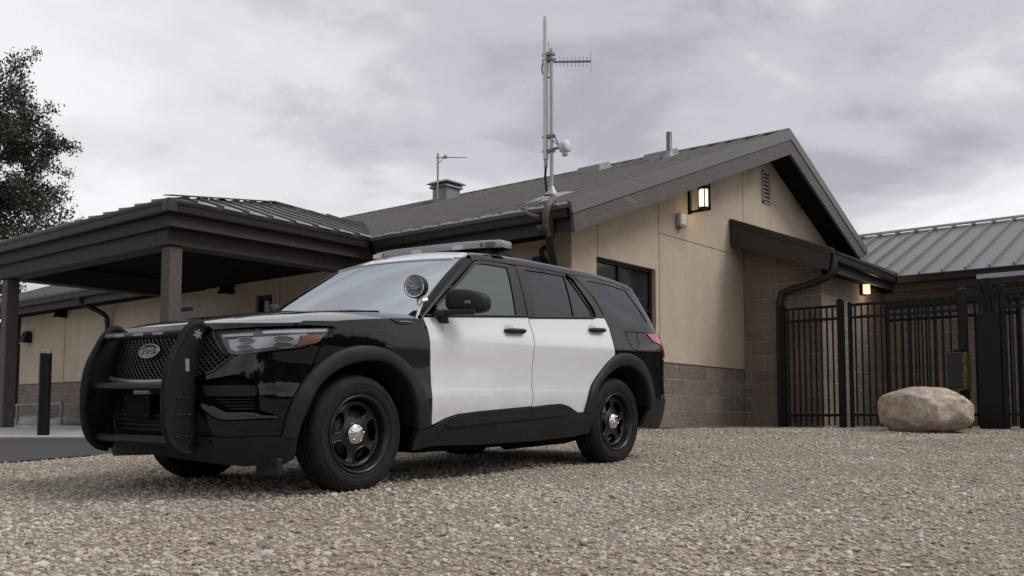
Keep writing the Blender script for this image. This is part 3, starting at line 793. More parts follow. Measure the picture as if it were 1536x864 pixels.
mb=MB();mb.hexa([(.45,-.78,1.0),(.95,-.78,1.0),(.95,.78,1.0),(.45,.78,1.0)],[(.55,-.76,1.14),(.90,-.76,1.15),(.90,.76,1.15),(.55,.76,1.14)]);mb.build('dashboard',M['seat'],car,bevel=.03)
mb=MB();mb.tube([(1.02+.05*math.sin(a_),-.40+.19*math.cos(a_),1.13+.18*math.sin(a_)) for a_ in np.linspace(0,2*math.pi,24,endpoint=False)],.016,8,closed=True);mb.build('steering_wheel',M['seat'],car)
# ---- wheels
RT=.385
def make_wheel():
    # local frame: axle along y, outer face at -y (left wheel)
    SEG=180
    prof=[(.245,.10),(.262,.112),(.30,.122),(.335,.120),(.358,.108),(.372,.095),(.379,.080),(.383,.060),(.3835,.046),(.374,.044),(.374,.036),(.384,.034),(.385,.010),(.375,.008),(.375,-.008)]
    full=prof+[(r,-x) for r,x in prof[::-1]]
    full=[(r,-x) for r,x in full]
    def mod(k,j,r,x):
        ph=k%4
        if r>.355 and r<.3835 and abs(x)>.058: r-=.0028 if ph in(0,) else 0
        if r>=.383: r-=.003 if (k+ (2 if x>0 else 0))%4==0 else 0
        return r,x
    mb=MB();mb.lathe(full,SEG,'y',mod=mod)
    # raised sidewall rings
    for r_,x_ in ((.325,-.1225),(.275,-.1165)):
        mb.tube([(r_*math.cos(a_),x_,r_*math.sin(a_)) for a_ in np.linspace(0,2*math.pi,72,endpoint=False)],.0022,5,closed=True,upv=(0,1,0))
    tyre=mb
    # lettering-like raised blocks are left off; rim
    mb=MB()
    prof=[(.252,.10),(.246,-.095),(.254,-.112),(.248,-.118),(.238,-.112),(.228,-.085),(.222,-.04),(.215,-.028)]
    mb.lathe(prof,72,'y')
    rp=pchip([0,.06,.085,.11,.15,.19,.205,.218],[-.062,-.062,-.058,-.052,-.050,-.056,-.048,-.030])
    def face(x,z):
        r=np.hypot(x,z);return np.stack([x,rp(r),z],-1)
    circ=[(.2165*math.cos(a_),.2165*math.sin(a_)) for a_ in np.linspace(0,2*math.pi,64,endpoint=False)]
    holes=[]
    for k in range(5):
        a0=2*math.pi*k/5+R_(92)
        pts=[]
        for (r,da) in ((.108,-.24),(.122,-.42),(.176,-.50),(.195,-.38),(.199,0),(.195,.38),(.176,.50),(.122,.42),(.108,.24),(.103,0)):
            pts.append((r*math.cos(a0+da),r*math.sin(a0+da)))
        holes.append(smoothpoly(pts,2))
    patch(mb,circ,face,.02,holes,.022,(0,1,0))
    # raised rim round each opening
    for h in holes:
        mb.tube([tuple(face(np.array([x]),np.array([z]))[0]+np.array([0,-.001,0])) for x,z in h[::2]],.006,6,closed=True)
    mb.tube([(.205*math.cos(a_),-.052,.205*math.sin(a_)) for a_ in np.linspace(0,2*math.pi,60,endpoint=False)],.009,8,closed=True,upv=(0,1,0))
    rim=mb
    mb=MB();mb.lathe([(.20,.02),(.20,.04),(0,.04)],40,'y');mb.lathe([(0,-.02),(.15,-.02),(.15,.0)],40,'y');disc=mb
    mb=MB();mb.lathe([(.072,-.060),(.071,-.074),(.064,-.086),(.050,-.094),(.028,-.099),(0,-.101)],40,'y')
    for k in range(5):
        a_=2*math.pi*k/5+.4;mb.lathe([(0,-.098),(.006,-.097),(.009,-.092),(.010,-.084)],10,'y',(.05*math.cos(a_),0,.05*math.sin(a_)))
    st=[]
    for k in range(10):
        r=.026 if k%2==0 else .012;a_=math.pi*k/5+.3;st.append((r*math.cos(a_),-.098,r*math.sin(a_)))
    mb.prism(st,(0,-.005,0))
    cap=mb
    return [('tyre',tyre,M['rubber']),('brake_disc',disc,simple('brake_disc_iron',(.05,.045,.042),.5,.8)),('hub_cap',cap,M['chrome'])],rim
subs,rim=make_wheel()
rim_me=rim.mesh('wheel',M['steel']);sub_me=[(n,m.mesh(n,mt)) for n,m,mt in subs]
for i,(a,s) in enumerate(((.045,1),(3.075,1),(.045,-1),(3.075,-1))):
    w=bpy.data.objects.new('wheel',rim_me);COL.objects.link(w);w.parent=car
    w.location=(a,-s*.835,.362);w.rotation_euler=(0,R_((13,41,0,30)[i]),(0 if s>0 else math.pi)+(R_(-1) if a<1 else 0))
    for n,me in sub_me:
        c=bpy.data.objects.new(n,me);COL.objects.link(c);c.parent=w
# ================================================================ MATERIALS (setting)
def stucco():
    m,nt,b=mat('tan_stucco');t=NT(nt);o=t.obj()
    a=t.noise(1.1,5,.65,o);st=t.noise(1.0,4,.6,t.obj((2.2,2.2,.22)))
    c=t.mix(t.ramp(a,[(.3,0.),(.7,1.)]),(.425,.353,.268),(.525,.442,.345))
    c=t.mix(t.ramp(st,[(.48,0.),(.75,.45)]),c,(.36,.292,.215))
    t.l(c,b.inputs['Base Color']);b.inputs['Roughness'].default_value=.9;b.inputs['Specular IOR Level'].default_value=.2
    n=t.bump(t.noise(110,4,.65,o),.6,.006);n=t.bump(t.noise(5,5,.6,o),.35,.03,n);t.l(n,b.inputs['Normal']);return m
def block(name,ax,zoff=0.,uoff=0.):
    m,nt,b=mat(name);t=NT(nt)
    tc=t.n('ShaderNodeTexCoord');sp=t.n('ShaderNodeSeparateXYZ');t.l(tc.outputs['Object'],sp.inputs[0])
    cb=t.n('ShaderNodeCombineXYZ');t.l(sp.outputs[ax],cb.inputs[0])
    ad=t.n('ShaderNodeMath',operation='ADD');ad.inputs[1].default_value=10*.254-zoff;t.l(sp.outputs[2],ad.inputs[0]);t.l(ad.outputs[0],cb.inputs[1])
    br=t.n('ShaderNodeTexBrick');t.l(cb.outputs[0],br.inputs['Vector'])
    br.inputs['Scale'].default_value=1;br.inputs['Brick Width'].default_value=.508;br.inputs['Row Height'].default_value=.254
    br.inputs['Mortar Size'].default_value=.009;br.inputs['Mortar Smooth'].default_value=.3;br.inputs['Bias'].default_value=-.1
    br.inputs['Color1'].default_value=(.196,.166,.141,1);br.inputs['Color2'].default_value=(.268,.228,.195,1);br.inputs['Mortar'].default_value=(.40,.36,.32,1)
    o=tc.outputs['Object'];n1=t.noise(9,6,.7,o,.4);n2=t.noise(38,4,.7,o);n3=t.noise(.8,3,.6,o)
    c=t.mix(t.ramp(n1,[(.3,0.),(.7,1.)]),br.outputs[0],t.mix(1,br.outputs[0],(1.35,1.25,1.15),'MULTIPLY'))
    c=t.mix(t.ramp(n2,[(.35,.55),(.6,0.)]),c,(.10,.08,.068))
    c=t.mix(t.ramp(n3,[(.4,0.),(.7,.35)]),c,(.13,.107,.092))
    t.l(c,b.inputs['Base Color']);b.inputs['Roughness'].default_value=.95;b.inputs['Specular IOR Level'].default_value=.15
    n=t.bump(n1,1.,.05);n=t.bump(n2,.7,.012,n);iv=t.n('ShaderNodeMath',operation='SUBTRACT');iv.inputs[0].default_value=1;t.l(br.outputs['Fac'],iv.inputs[1])
    n=t.bump(iv.outputs[0],1.,.02,n);t.l(n,b.inputs['Normal']);return m
def wood(name,c0,c1,worn,sc,wear=.62):
    m,nt,b=mat(name);t=NT(nt)
    g=t.noise(14,6,.7,t.obj(sc),.6);w=t.noise(2.2,6,.7,t.obj((sc[0]*.5,sc[1]*.5,sc[2]*.5)))
    c=t.mix(t.ramp(g,[(.32,0.),(.68,1.)]),c0,c1)
    c=t.mix(t.ramp(w,[(wear,0.),(wear+.12,.8)]),c,worn)
    t.l(c,b.inputs['Base Color']);b.inputs['Roughness'].default_value=.7
    t.l(t.bump(g,.5,.006),b.inputs['Normal']);return m
def roofmetal(name,c,rough,var=.12):
    m,nt,b=mat(name);t=NT(nt);o=t.obj()
    a=t.noise(.9,5,.6,o);s=t.noise(6,5,.65,t.obj((1,1,1)))
    f=t.mix(.5,t.ramp(a,[(.3,0.),(.7,1.)]),t.ramp(s,[(.3,0.),(.7,1.)]))
    t.l(t.mix(f,[x*(1-var) for x in c],[x*(1+var) for x in c]),b.inputs['Base Color'])
    b.inputs['Metallic'].default_value=.35
    t.l(t.ramp(f,[(0.,rough-.06),(1.,rough+.08)]),b.inputs['Roughness'])
    t.l(t.bump(t.noise(1.6,2,.5,o),.12,.03),b.inputs['Normal']);return m
M['stucco']=stucco()
M['blockX']=block('split_face_block_gable',0,1.0)
M['blockY']=block('split_face_block_side',1,1.0)
M['blockXw']=block('wing_split_face_block_front',0,-.02);M['blockYw']=block('wing_split_face_block_side',1,-.02)
M['roof']=roofmetal('bronze_standing_seam_metal',(.145,.136,.128),.42)
M['roofd']=roofmetal('grey_standing_seam_metal',(.185,.176,.176),.32)
M['trim']=roofmetal('dark_bronze_trim',(.030,.026,.024),.45)
M['rake']=roofmetal('rake_flashing',(.135,.125,.122),.45)
M['woodx']=wood('stained_fascia_board',(.058,.050,.046),(.112,.098,.090),(.19,.168,.15),(.5,1,5),.62)
M['woody']=wood('stained_side_board',(.022,.018,.016),(.040,.033,.029),(.09,.078,.07),(6,.35,6),.66)
M['beam']=wood('dark_stained_beam',(.018,.0145,.012),(.036,.029,.024),(.10,.085,.072),(.6,.6,6),.68)
M['post']=wood('dark_stained_post',(.056,.045,.038),(.10,.082,.07),(.17,.145,.125),(6,6,.5),.62)
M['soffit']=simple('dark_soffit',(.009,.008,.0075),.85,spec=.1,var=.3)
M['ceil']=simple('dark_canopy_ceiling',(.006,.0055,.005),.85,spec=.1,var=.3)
M['joint']=simple('control_joint_bead',(.17,.132,.095),.9)  # one even dark tan for the joint beads
M['gal']=simple('galvanised_steel',(.36,.37,.38),.45,.6,var=.15,vscale=8)
M['galdk']=simple('weathered_galvanised_steel',(.22,.225,.23),.5,.5,var=.2,vscale=6)
M['whitep']=simple('white_fibreglass',(.62,.62,.63),.45,var=.06)
M['winframe']=simple('dark_bronze_window_frame',(.006,.0055,.005),.4,spec=.3,rvar=.05)
M['pane']=glass('dark_window_glass',(.5,.58,.54),0,.07,1.5)
M['iron']=simple('black_powder_coated_steel',(.0045,.0045,.005),.42,spec=.25,rvar=.08,vscale=8)
M['cream']=simple('off_white_plastic',(.52,.50,.46),.5)
M['conduit']=simple('weathered_conduit_wrap',(.115,.09,.07),.7,var=.3,vscale=10)
M['vent']=simple('painted_vent_louvre',(.30,.28,.25),.6,var=.1)
def lit(name,col,st):
    m,nt,b=mat(name);t=NT(nt)
    lw=t.n('ShaderNodeLayerWeight');lw.inputs[0].default_value=.35
    b.inputs['Base Color'].default_value=(.7,.6,.45,1)
    t.l(t.mix(lw.outputs['Facing'],col,(col[0]*.85,col[1]*.68,col[2]*.5)),b.inputs['Emission Color']);b.inputs['Emission Strength'].default_value=st;return m
M['lit']=lit('lit_lantern_glass',(1.,.86,.66),1.1)
M['lit2']=lit('lit_sconce_glass',(1.,.76,.48),.95)
# ================================================================ GROUND
def G(x,y):
    x=np.asarray(x,float);y=np.asarray(y,float)
    g=-.43+.034*(x-4.3)+.024*(y-4.9)
    k=.035;cap=-.035
    g=-k*np.log(np.exp(-g/k)+np.exp(-cap/k))   # soft minimum with the level pad at the walls
    lo=-.95;g=k*4*np.log(np.exp(g/(k*4))+np.exp(lo/(k*4)))
    return g
def und(x,y): return .010*np.sin(1.7*x+.6*y)*np.sin(1.1*y-.5*x+1)+.006*np.sin(3.9*x-2.1*y)
def axis_pts(lo,hi,st,far,m=28):
    c=np.arange(lo,hi+1e-6,st);q=np.geomspace(st,far,m)
    return np.r_[lo-q[::-1],c,hi+q]
xs=axis_pts(-3,20,.2,380);ys=axis_pts(-7,18,.2,380)
gx,gy=np.meshgrid(xs,ys);gz=G(gx,gy)+und(gx,gy)*((gx>-6)&(gx<22)&(gy>-9)&(gy<20))
nx,ny=len(xs),len(ys)
gm=bpy.data.meshes.new('ground');V=np.stack([gx.ravel(),gy.ravel(),gz.ravel()],-1)
i,j=np.meshgrid(np.arange(nx-1),np.arange(ny-1));a=(j*nx+i).ravel()
F=np.stack([a,a+1,a+nx+1,a+nx],-1)
def fastmesh(me,V,F,smooth=True):
    k=F.shape[1]
    me.vertices.add(len(V));me.vertices.foreach_set('co',V.astype(np.float32).ravel())
    me.loops.add(F.size);me.loops.foreach_set('vertex_index',F.astype(np.int32).ravel())
    me.polygons.add(len(F));me.polygons.foreach_set('loop_start',np.arange(0,F.size,k,dtype=np.int32));me.polygons.foreach_set('loop_total',np.full(len(F),k,dtype=np.int32))
    me.polygons.foreach_set('use_smooth',np.full(len(F),smooth));me.update(calc_edges=True);me.validate()
fastmesh(gm,V,F)
def gravelmat(name,base=True):
    m,nt,b=mat(name);t=NT(nt);o=t.obj()
    b.inputs['Roughness'].default_value=.9;b.inputs['Specular IOR Level'].default_value=.2
    if base:
        v=t.n('ShaderNodeTexVoronoi');v.inputs['Scale'].default_value=34;t.l(o,v.inputs['Vector'])
        v2=t.n('ShaderNodeTexVoronoi');v2.inputs['Scale'].default_value=75;t.l(o,v2.inputs['Vector'])
        sp=t.n('ShaderNodeSeparateColor');t.l(v.outputs['Color'],sp.inputs[0]);sp2=t.n('ShaderNodeSeparateColor');t.l(v2.outputs['Color'],sp2.inputs[0])
        c1=t.ramp(sp.outputs[0],[(0.,(.20,.17,.138)),(.35,(.33,.287,.235)),(.7,(.41,.36,.298)),(1.,(.50,.455,.39))])
        c2=t.ramp(sp2.outputs[1],[(0.,(.23,.2,.172)),(.6,(.37,.33,.288)),(1.,(.46,.42,.375))])
        c=t.mix(1,t.mix(.45,c1,c2),(.80,.775,.75),'MULTIPLY')  # bed multiplied darker, shade of the gaps between stones put into its colour
        big=t.noise(.55,5,.65,o);c=t.mix(t.ramp(big,[(.35,.45),(.65,0.)]),c,t.mix(1,c,(.80,.74,.68),'MULTIPLY'))
        t.l(c,b.inputs['Base Color'])
        n=t.bump(v.outputs['Distance'],-.9 if 0 else .9,.02);bb=nt.nodes[-1];bb.invert=True
        n2=t.bump(v2.outputs['Distance'],.7,.01,n);nt.nodes[-1].invert=True;t.l(n2,b.inputs['Normal'])
    else:
        g=t.n('ShaderNodeNewGeometry')
        c=t.ramp(g.outputs['Random Per Island'],[(0.,(.18,.16,.138)),(.08,(.36,.32,.272)),(.35,(.48,.428,.365)),(.62,(.54,.485,.412)),(.80,(.48,.41,.33)),(.90,(.60,.56,.49)),(1.,(.70,.66,.59))])
        big=t.noise(.8,5,.62,o);c=t.mix(t.ramp(big,[(.36,.6),(.62,0.)]),c,t.mix(1,c,(.74,.68,.62),'MULTIPLY'))
        n=t.noise(70,4,.65,o);c=t.mix(t.ramp(n,[(.35,.4),(.65,0.)]),c,t.mix(1,c,(.66,.62,.58),'MULTIPLY'))
        t.l(c,b.inputs['Base Color']);t.l(t.bump(n,.6,.004),b.inputs['Normal'])
    return m
gm.materials.append(gravelmat('gravel_bed'))
ground=bpy.data.objects.new('ground',gm);COL.objects.link(ground);tag(ground,kind='structure',label='pale tan gravel pad sloping up to the building',cat='ground')
# sheets laid on it
EDGE=[(-12.,7.3),(-3.,7.9),(1.5,8.75),(3.9,9.12),(5.2,9.42),(6.4,9.9),(7.6,10.3),(10.9,10.5)]
asph=EDGE+[(10.9,60.),(-12.,60.)]
APR=[(4.3,15.4),(5.8,13.42),(6.45,12.52),(7.0,11.75),(8.2,11.1),(11.2,10.9),(11.2,27.),(14.6,27.),(14.6,34.),(2.,34.),(2.4,19.)]
def sheet(poly,dz,res): 
    mb=MB();patch(mb,poly,lambda x,y:np.stack([x,y,G(x,y)+dz],-1),res,(),0,(0,0,-50),rres=.5);return mb
def asphalt():
    m,nt,b=mat('worn_asphalt');t=NT(nt);o=t.obj();n=t.noise(90,4,.7,o);w=t.noise(.7,5,.6,o)
    c=t.mix(t.ramp(n,[(.3,0.),(.75,1.)]),(.034,.033,.033),(.066,.064,.063));c=t.mix(t.ramp(w,[(.4,0.),(.7,.5)]),c,(.062,.060,.058))
    t.l(c,b.inputs['Base Color']);b.inputs['Roughness'].default_value=.85;t.l(t.bump(n,.6,.01),b.inputs['Normal']);return m
def concrete():
    m,nt,b=mat('broom_finished_concrete');t=NT(nt);o=t.obj();n=t.noise(50,5,.7,o);w=t.noise(.9,5,.6,o)
    c=t.mix(t.ramp(w,[(.3,0.),(.7,1.)]),(.44,.425,.40),(.56,.545,.515));c=t.mix(t.ramp(n,[(.4,.3),(.7,0.)]),c,(.2,.19,.18))
    t.l(c,b.inputs['Base Color']);b.inputs['Roughness'].default_value=.9;t.l(t.bump(n,.3,.006),b.inputs['Normal']);return m
tag(sheet(asph,.012,1.0).build('driveway',asphalt()),kind='structure',label='grey asphalt driveway left of the gravel',cat='driveway')
mb=MB();patch(mb,APR,lambda x,y:np.stack([x,y,G(x,y)+.03],-1),.8,(),.12,(0,0,-50),rres=.5)
tag(mb.build('pavement',concrete()),kind='structure',label='pale concrete apron under the canopy posts',cat='pavement')
# loose stones
def stones():
    rng=np.random.default_rng(11)
    # icosphere-like base shapes
    ph=(1+5**.5)/2
    iv=np.array([(-1,ph,0),(1,ph,0),(-1,-ph,0),(1,-ph,0),(0,-1,ph),(0,1,ph),(0,-1,-ph),(0,1,-ph),(ph,0,-1),(ph,0,1),(-ph,0,-1),(-ph,0,1)],float);iv/=np.linalg.norm(iv[0])
    iF=np.array([(0,11,5),(0,5,1),(0,1,7),(0,7,10),(0,10,11),(1,5,9),(5,11,4),(11,10,2),(10,7,6),(7,1,8),(3,9,4),(3,4,2),(3,2,6),(3,6,8),(3,8,9),(4,9,5),(2,4,11),(6,2,10),(8,6,7),(9,8,1)])
    pos=[]
    def scatter(d0,d1,dn,rmin,rmax):
        w=.60*1.06
        n=int(dn*w*(d1*d1-d0*d0));d=np.sqrt(rng.uniform(d0*d0,d1*d1,n));r=rng.uniform(-w,w,n)*d
        x=F0[0]*d+RR[0]*r;y=F0[1]*d+RR[1]*r
        e=np.array(EDGE);lim=np.interp(x,e[:,0],e[:,1])+np.abs(rng.normal(0,.16,n))-.06
        k=(y<lim)&~((x>11.2)&(y>8.1))&~((x>16.6)&(y>6.7))&(x<18.5)
        # leave car footprint mostly empty far under it
        x,y,d=x[k],y[k],d[k]
        tr=np.maximum(np.exp(-((y-1.3-.06*(x-8))/.20)**2),np.exp(-((y-2.95-.06*(x-8))/.20)**2))*.55
        cl=.5+.5*np.sin(2.1*x+1.3*np.sin(1.7*y))*np.sin(1.9*y+1.1*np.sin(1.3*x+2))
        k=rng.uniform(0,1,len(x))>np.maximum(tr,.45*cl)
        x,y,d,tr=x[k],y[k],d[k],tr[k]
        s=rmin+(rmax-rmin)*rng.beta(1.2,3.8,len(x))*(1-.35*tr)
        pos.append(np.stack([x,y,s],-1))
    scatter(2.6,4.2,1900,.006,.026);scatter(4.2,6.5,1250,.007,.025);scatter(6.5,10,700,.008,.023);scatter(10,17,330,.010,.027)
    scatter(2.6,10,5,.020,.034)
    p=np.vstack(pos);n=len(p)
    V=np.repeat(iv[None],n,0)*(1+rng.uniform(-.28,.28,(n,12,1)))
    sc=np.stack([rng.uniform(.8,1.45,n),rng.uniform(.65,1.0,n),rng.uniform(.38,.75,n)],-1)
    V=V*sc[:,None,:]
    a=rng.uniform(0,2*math.pi,n);tl_=rng.normal(0,.35,n);c,s_=np.cos(tl_)[:,None],np.sin(tl_)[:,None]
    y_,z_=V[:,:,1]*c-V[:,:,2]*s_,V[:,:,1]*s_+V[:,:,2]*c;V[:,:,1]=y_;V[:,:,2]=z_
    c,s_=np.cos(a)[:,None],np.sin(a)[:,None];x_,y_=V[:,:,0]*c-V[:,:,1]*s_,V[:,:,0]*s_+V[:,:,1]*c
    V=np.stack([x_,y_,V[:,:,2]],-1)*p[:,2][:,None,None]
    V[:,:,0]+=p[:,0:1];V[:,:,1]+=p[:,1:2];V[:,:,2]+=(G(p[:,0],p[:,1])+und(p[:,0],p[:,1])+p[:,2]*rng.uniform(-.15,.35,n))[:,None]
    F=(iF[None]+(np.arange(n)*12)[:,None,None]).reshape(-1,3)
    me=bpy.data.meshes.new('gravel');fastmesh(me,V.reshape(-1,3),F,False);me.materials.append(gravelmat('loose_gravel_stone',False))
    o=bpy.data.objects.new('gravel',me);COL.objects.link(o);tag(o,kind='stuff',label='loose tan and grey gravel stones spread over the lot',cat='gravel');print('stones',n)
stones()
# ================================================================ MAIN BUILDING
bd=empty('station_building',(11.35,8.26,-.10),'tan stucco station building with gabled bronze metal roof and block base','building')
YG=8.26;XL=11.35;YF=7.70
def wallpoly(mb,poly,plane,val,holes=(),thick=.2,mi=0,res=.9,ref=(0,0,0)):
    if plane=='y': fn=lambda u,v:np.stack([u,np.full_like(u,val),v],-1)
    else: fn=lambda u,v:np.stack([np.full_like(u,val),u,v],-1)
    # outward = towards camera side (negative axis)
    st=len(mb.v);patch(mb,poly,fn,res,holes,thick,None,mi,flat=True)
ref=None
def wall(name,poly,plane,val,mat_,parent,holes=(),thick=.2):
    mb=MB()
    if plane=='y': fn=lambda u,v:np.stack([u,np.full_like(u,val),v],-1);rf=(0,1e4,0)
    else: fn=lambda u,v:np.stack([np.full_like(u,val),u,v],-1);rf=(1e4,0,0)
    patch(mb,poly,fn,.9,holes,thick,rf,flat=True);return mb.build(name,mat_,parent)
def zr(x): return 2.90+(x-10.51)*.371 if x<17.53 else 5.504-(x-17.53)*.45
GW=[(11.98,.98),(13.63,.98),(13.63,2.48),(11.98,2.48)]
GWn=[(11.97,1.22),(13.62,1.22),(13.62,2.48),(11.97,2.48)]
gwall=wall('wall',[(XL,1.0),(20.9,1.0),(20.9,3.85),(17.53,5.38),(XL,3.10)],'y',YG,M['stucco'],bd,[GWn])
wall('wall',[(YG+.004,1.0),(25.3,1.0),(25.3,3.05),(YG+.004,3.05)],'x',XL+.003,M['stucco'],bd,[[(15.13,1.1),(15.64,1.1),(15.64,2.44),(15.13,2.44)],[(17.72,1.1),(18.55,1.1),(18.55,2.40),(17.72,2.40)]])
wall('block_base',[(XL-.012,-.02),(16.75,-.02),(16.75,1.0),(XL-.012,1.0)],'y',YG-.014,M['blockX'],bd,thick=.15)
wall('block_base',[(YG-.01,-.02),(25.3,-.02),(25.3,1.0),(YG-.01,1.0)],'x',XL-.009,M['blockY'],bd,thick=.15)
mb=MB();mb.box((XL-.02,YG-.022,-.14),(16.75,YG+.1,-.025));mb.box((XL-.02,YG+.10,-.3),(XL+.1,25.3,-.025));builds(mb,'footing',simple('footing_concrete',(.10,.092,.085),.9,var=.2),bd)
mb=MB();mb.box((XL-.016,YG-.019,.995),(16.75,YG-.001,1.012));mb.box((XL-.018,YG,.995),(XL+.002,25.3,1.012));builds(mb,'drip_flashing',simple('dark_flashing',(.05,.043,.037),.6),bd)  # even dark brown strip along the top of the block base
# end return with dark recessed entrance
mb=MB();mb.box((XL,25.3,-.05),(XL+2.4,25.5,3.05));mb.box((XL+2.4,25.3,-.05),(XL+2.6,30.5,3.2));mb.box((XL-.02,30.4,-.05),(XL+2.6,30.6,3.05));builds(mb,'entrance_recess',M['soffit'],bd)
mb=MB();mb.box((XL+2.32,26.2,0),(XL+2.37,28.6,2.4));ed=mb.build('entrance_door',M['pane'],bd)
mb=MB();mb.box((XL+2.26,26.25,1.02),(XL+2.30,28.55,1.07));mb.build('push_bar',M['gal'],ed)
# control joints
mb=MB()
for x,z0,z1 in ((12.0,2.50,3.08),(13.73,1.02,3.72),(16.72,3.7,4.9)): mb.box((x-.006,YG-.004,z0),(x+.006,YG+.02,z1))
mb.box((13.73,YG-.0045,3.084),(16.55,YG+.02,3.094))
builds(mb,'control_joint',M['joint'],bd)
mb=MB()
for y in (23.02,14.9): mb.box((XL-.002,y-.006,1.02),(XL+.02,y+.006,3.0))
builds(mb,'control_joint',M['joint'],bd)
# gable window
def window(parent,plane,val,u0,u1,z0,z1,muls,tr,depth=.10,fw=.055):
    mb=MB()
    def bx(ua,ub,za,zb,d0,d1):
        if plane=='y': mb.box((ua,val+d0,za),(ub,val+d1,zb))
        else: mb.box((val+d0,ua,za),(val+d1,ub,zb))
    bx(u0,u1,z1-fw,z1,depth-.03,depth+.05);bx(u0,u1,z0,z0+fw,depth-.03,depth+.05);bx(u0,u0+fw,z0+fw,z1-fw,depth-.03,depth+.05);bx(u1-fw,u1,z0+fw,z1-fw,depth-.03,depth+.05)
    for m_ in muls: bx(m_-.045,m_+.045,z0+fw,z1-fw,depth-.026,depth+.05)
    for z in tr: bx(u0+fw,u1-fw,z-.03,z+.03,depth-.022,depth+.046)
    w=mb.build('window',M['winframe'],parent,bevel=.004)
    mb=MB();bx(u0+fw*.5,u1-fw*.5,z0+fw*.5,z1-fw*.5,depth+.01,depth+.022);g=MB();o=mb.build('pane',M['pane'],w)
    mb=MB();bx(u0,u1,z0,z1,depth+.35,depth+.36);mb.build('dim_room_sheet',simple('dim_room_behind_glass',(.02,.022,.022),.9,var=.3),w)  # dark sheet standing in for the unlit room behind the glass
    return w
gw=window(bd,'y',YG,11.97,13.62,1.22,2.48,[12.70],[1.80])
mb=MB();mb.box((11.90,YG-.03,1.18),(13.68,YG+.06,1.22));mb.build('sill',M['winframe'],gw)
window(bd,'x',XL,15.13,15.64,1.1,2.44,[],[])
window(bd,'x',XL,17.72,18.55,1.1,2.40,[],[])
# gable vent
mb=MB()
x0,x1,z0,z1=17.53,17.86,4.25,4.87
mb.box((x0,YG-.03,z0),(x0+.035,YG+.0,z1));mb.box((x1-.035,YG-.03,z0),(x1,YG,z1));mb.box((x0,YG-.03,z1-.03),(x1,YG,z1));mb.box((x0,YG-.03,z0),(x1,YG,z0+.03))
gv=mb.build('gable_vent',M['vent'],bd)
mb=MB()
for k in range(7):
    z=z0+.06+k*.075;mb.hexa([(x0+.035,YG-.028,z),(x1-.035,YG-.028,z),(x1-.035,YG-.020,z),(x0+.035,YG-.020,z)],[(x0+.035,YG-.012,z+.05),(x1-.035,YG-.012,z+.05),(x1-.035,YG-.004,z+.05),(x0+.035,YG-.004,z+.05)])
builds(mb,'louvre',M['vent'],gv)
mb=MB();mb.box((x0+.03,YG-.003,z0+.03),(x1-.03,YG+.01,z1-.03));mb.build('vent_opening',M['soffit'],gv)
# roof: left slope with seams, right slope
def slope(mb,e0,e1,r0,r1,n,th=.05,rib=(.022,.045)):
    """roof plane from eave line e0-e1 up to ridge line r0-r1 (same direction), with n ribs running up the slope"""
    e0,e1,r0,r1=[Vector(p) for p in (e0,e1,r0,r1)]
    nrm=(e1-e0).cross(r0-e0).normalized();nrm=nrm if nrm.z>0 else -nrm
    d=nrm*th
    mb.hexa([e0-d,e1-d,r1-d,r0-d],[e0,e1,r1,r0])
    for k in range(n+1):
        t=k/n;p=e0.lerp(e1,t)+nrm*rib[1]/2;q=r0.lerp(r1,t)+nrm*rib[1]/2
        mb.beam(p,q,rib[0],rib[1],nrm)
mb=MB();slope(mb,(10.51,YF,2.93),(10.51,26.2,2.93),(17.53,YF,5.535),(17.53,26.2,5.535),47);roof=mb.build('roof',M['roof'],bd)
mb=MB();slope(mb,(21.4,YF,3.79),(21.4,26.2,3.79),(17.53,YF,5.533),(17.53,26.2,5.533),47);mb.build('roof_slope',M['roof'],bd)
mb=MB();mb.hexa([(17.33,YF-.02,5.50),(17.53,YF-.02,5.575),(17.53,26.2,5.575),(17.33,26.2,5.50)],[(17.33,YF-.02,5.515),(17.53,YF-.02,5.59),(17.53,26.2,5.59),(17.33,26.2,5.515)]);mb.hexa([(17.53,YF-.02,5.575),(17.73,YF-.02,5.49),(17.73,26.2,5.49),(17.53,26.2,5.575)],[(17.53,YF-.02,5.59),(17.73,YF-.02,5.505),(17.73,26.2,5.505),(17.53,26.2,5.59)])
mb.build('ridge_cap',M['roof'],roof)
# rake boards: metal upper band, stained wood below
def rake(poly_l,name,m,y0,y1,parent=bd,bev=.004):
    mb=MB();mb.prism([(x,y0,z) for x,z in poly_l],(0,y1-y0,0));return mb.build(name,m,parent,bevel=bev)
rake([(10.50,2.955),(17.53,5.56),(17.53,5.36),(10.56,2.80)],'rake_flashing',M['rake'],YF-.045,YF-.003)
rake([(10.585,2.80),(17.53,5.352),(17.53,5.08),(10.62,2.56)],'rake_board',M['woodx'],YF-.03,YF+.02)
rake([(17.534,5.56),(21.42,3.81),(21.38,3.66),(17.534,5.38)],'rake_flashing',M['rake'],YF-.043,YF-.004)
rake([(17.533,5.372),(21.36,3.655),(21.26,3.44),(17.533,5.10)],'rake_board',M['woodx'],YF-.028,YF+.02)
mb=MB();
mb.hexa([(10.60,YF+.02,2.76),(17.50,YF+.02,5.30),(17.50,YG-.002,5.30),(10.60,YG-.002,2.76)],[(10.60,YF+.02,2.80),(17.50,YF+.02,5.34),(17.50,YG-.002,5.34),(10.60,YG-.002,2.80)])
mb.hexa([(17.50,YF+.02,5.30),(21.3,YF+.02,3.58),(21.3,YG-.002,3.58),(17.50,YG-.002,5.30)],[(17.50,YF+.02,5.34),(21.3,YF+.02,3.62),(21.3,YG-.002,3.62),(17.50,YG-.002,5.34)])
mb.build('soffit',M['soffit'],bd)
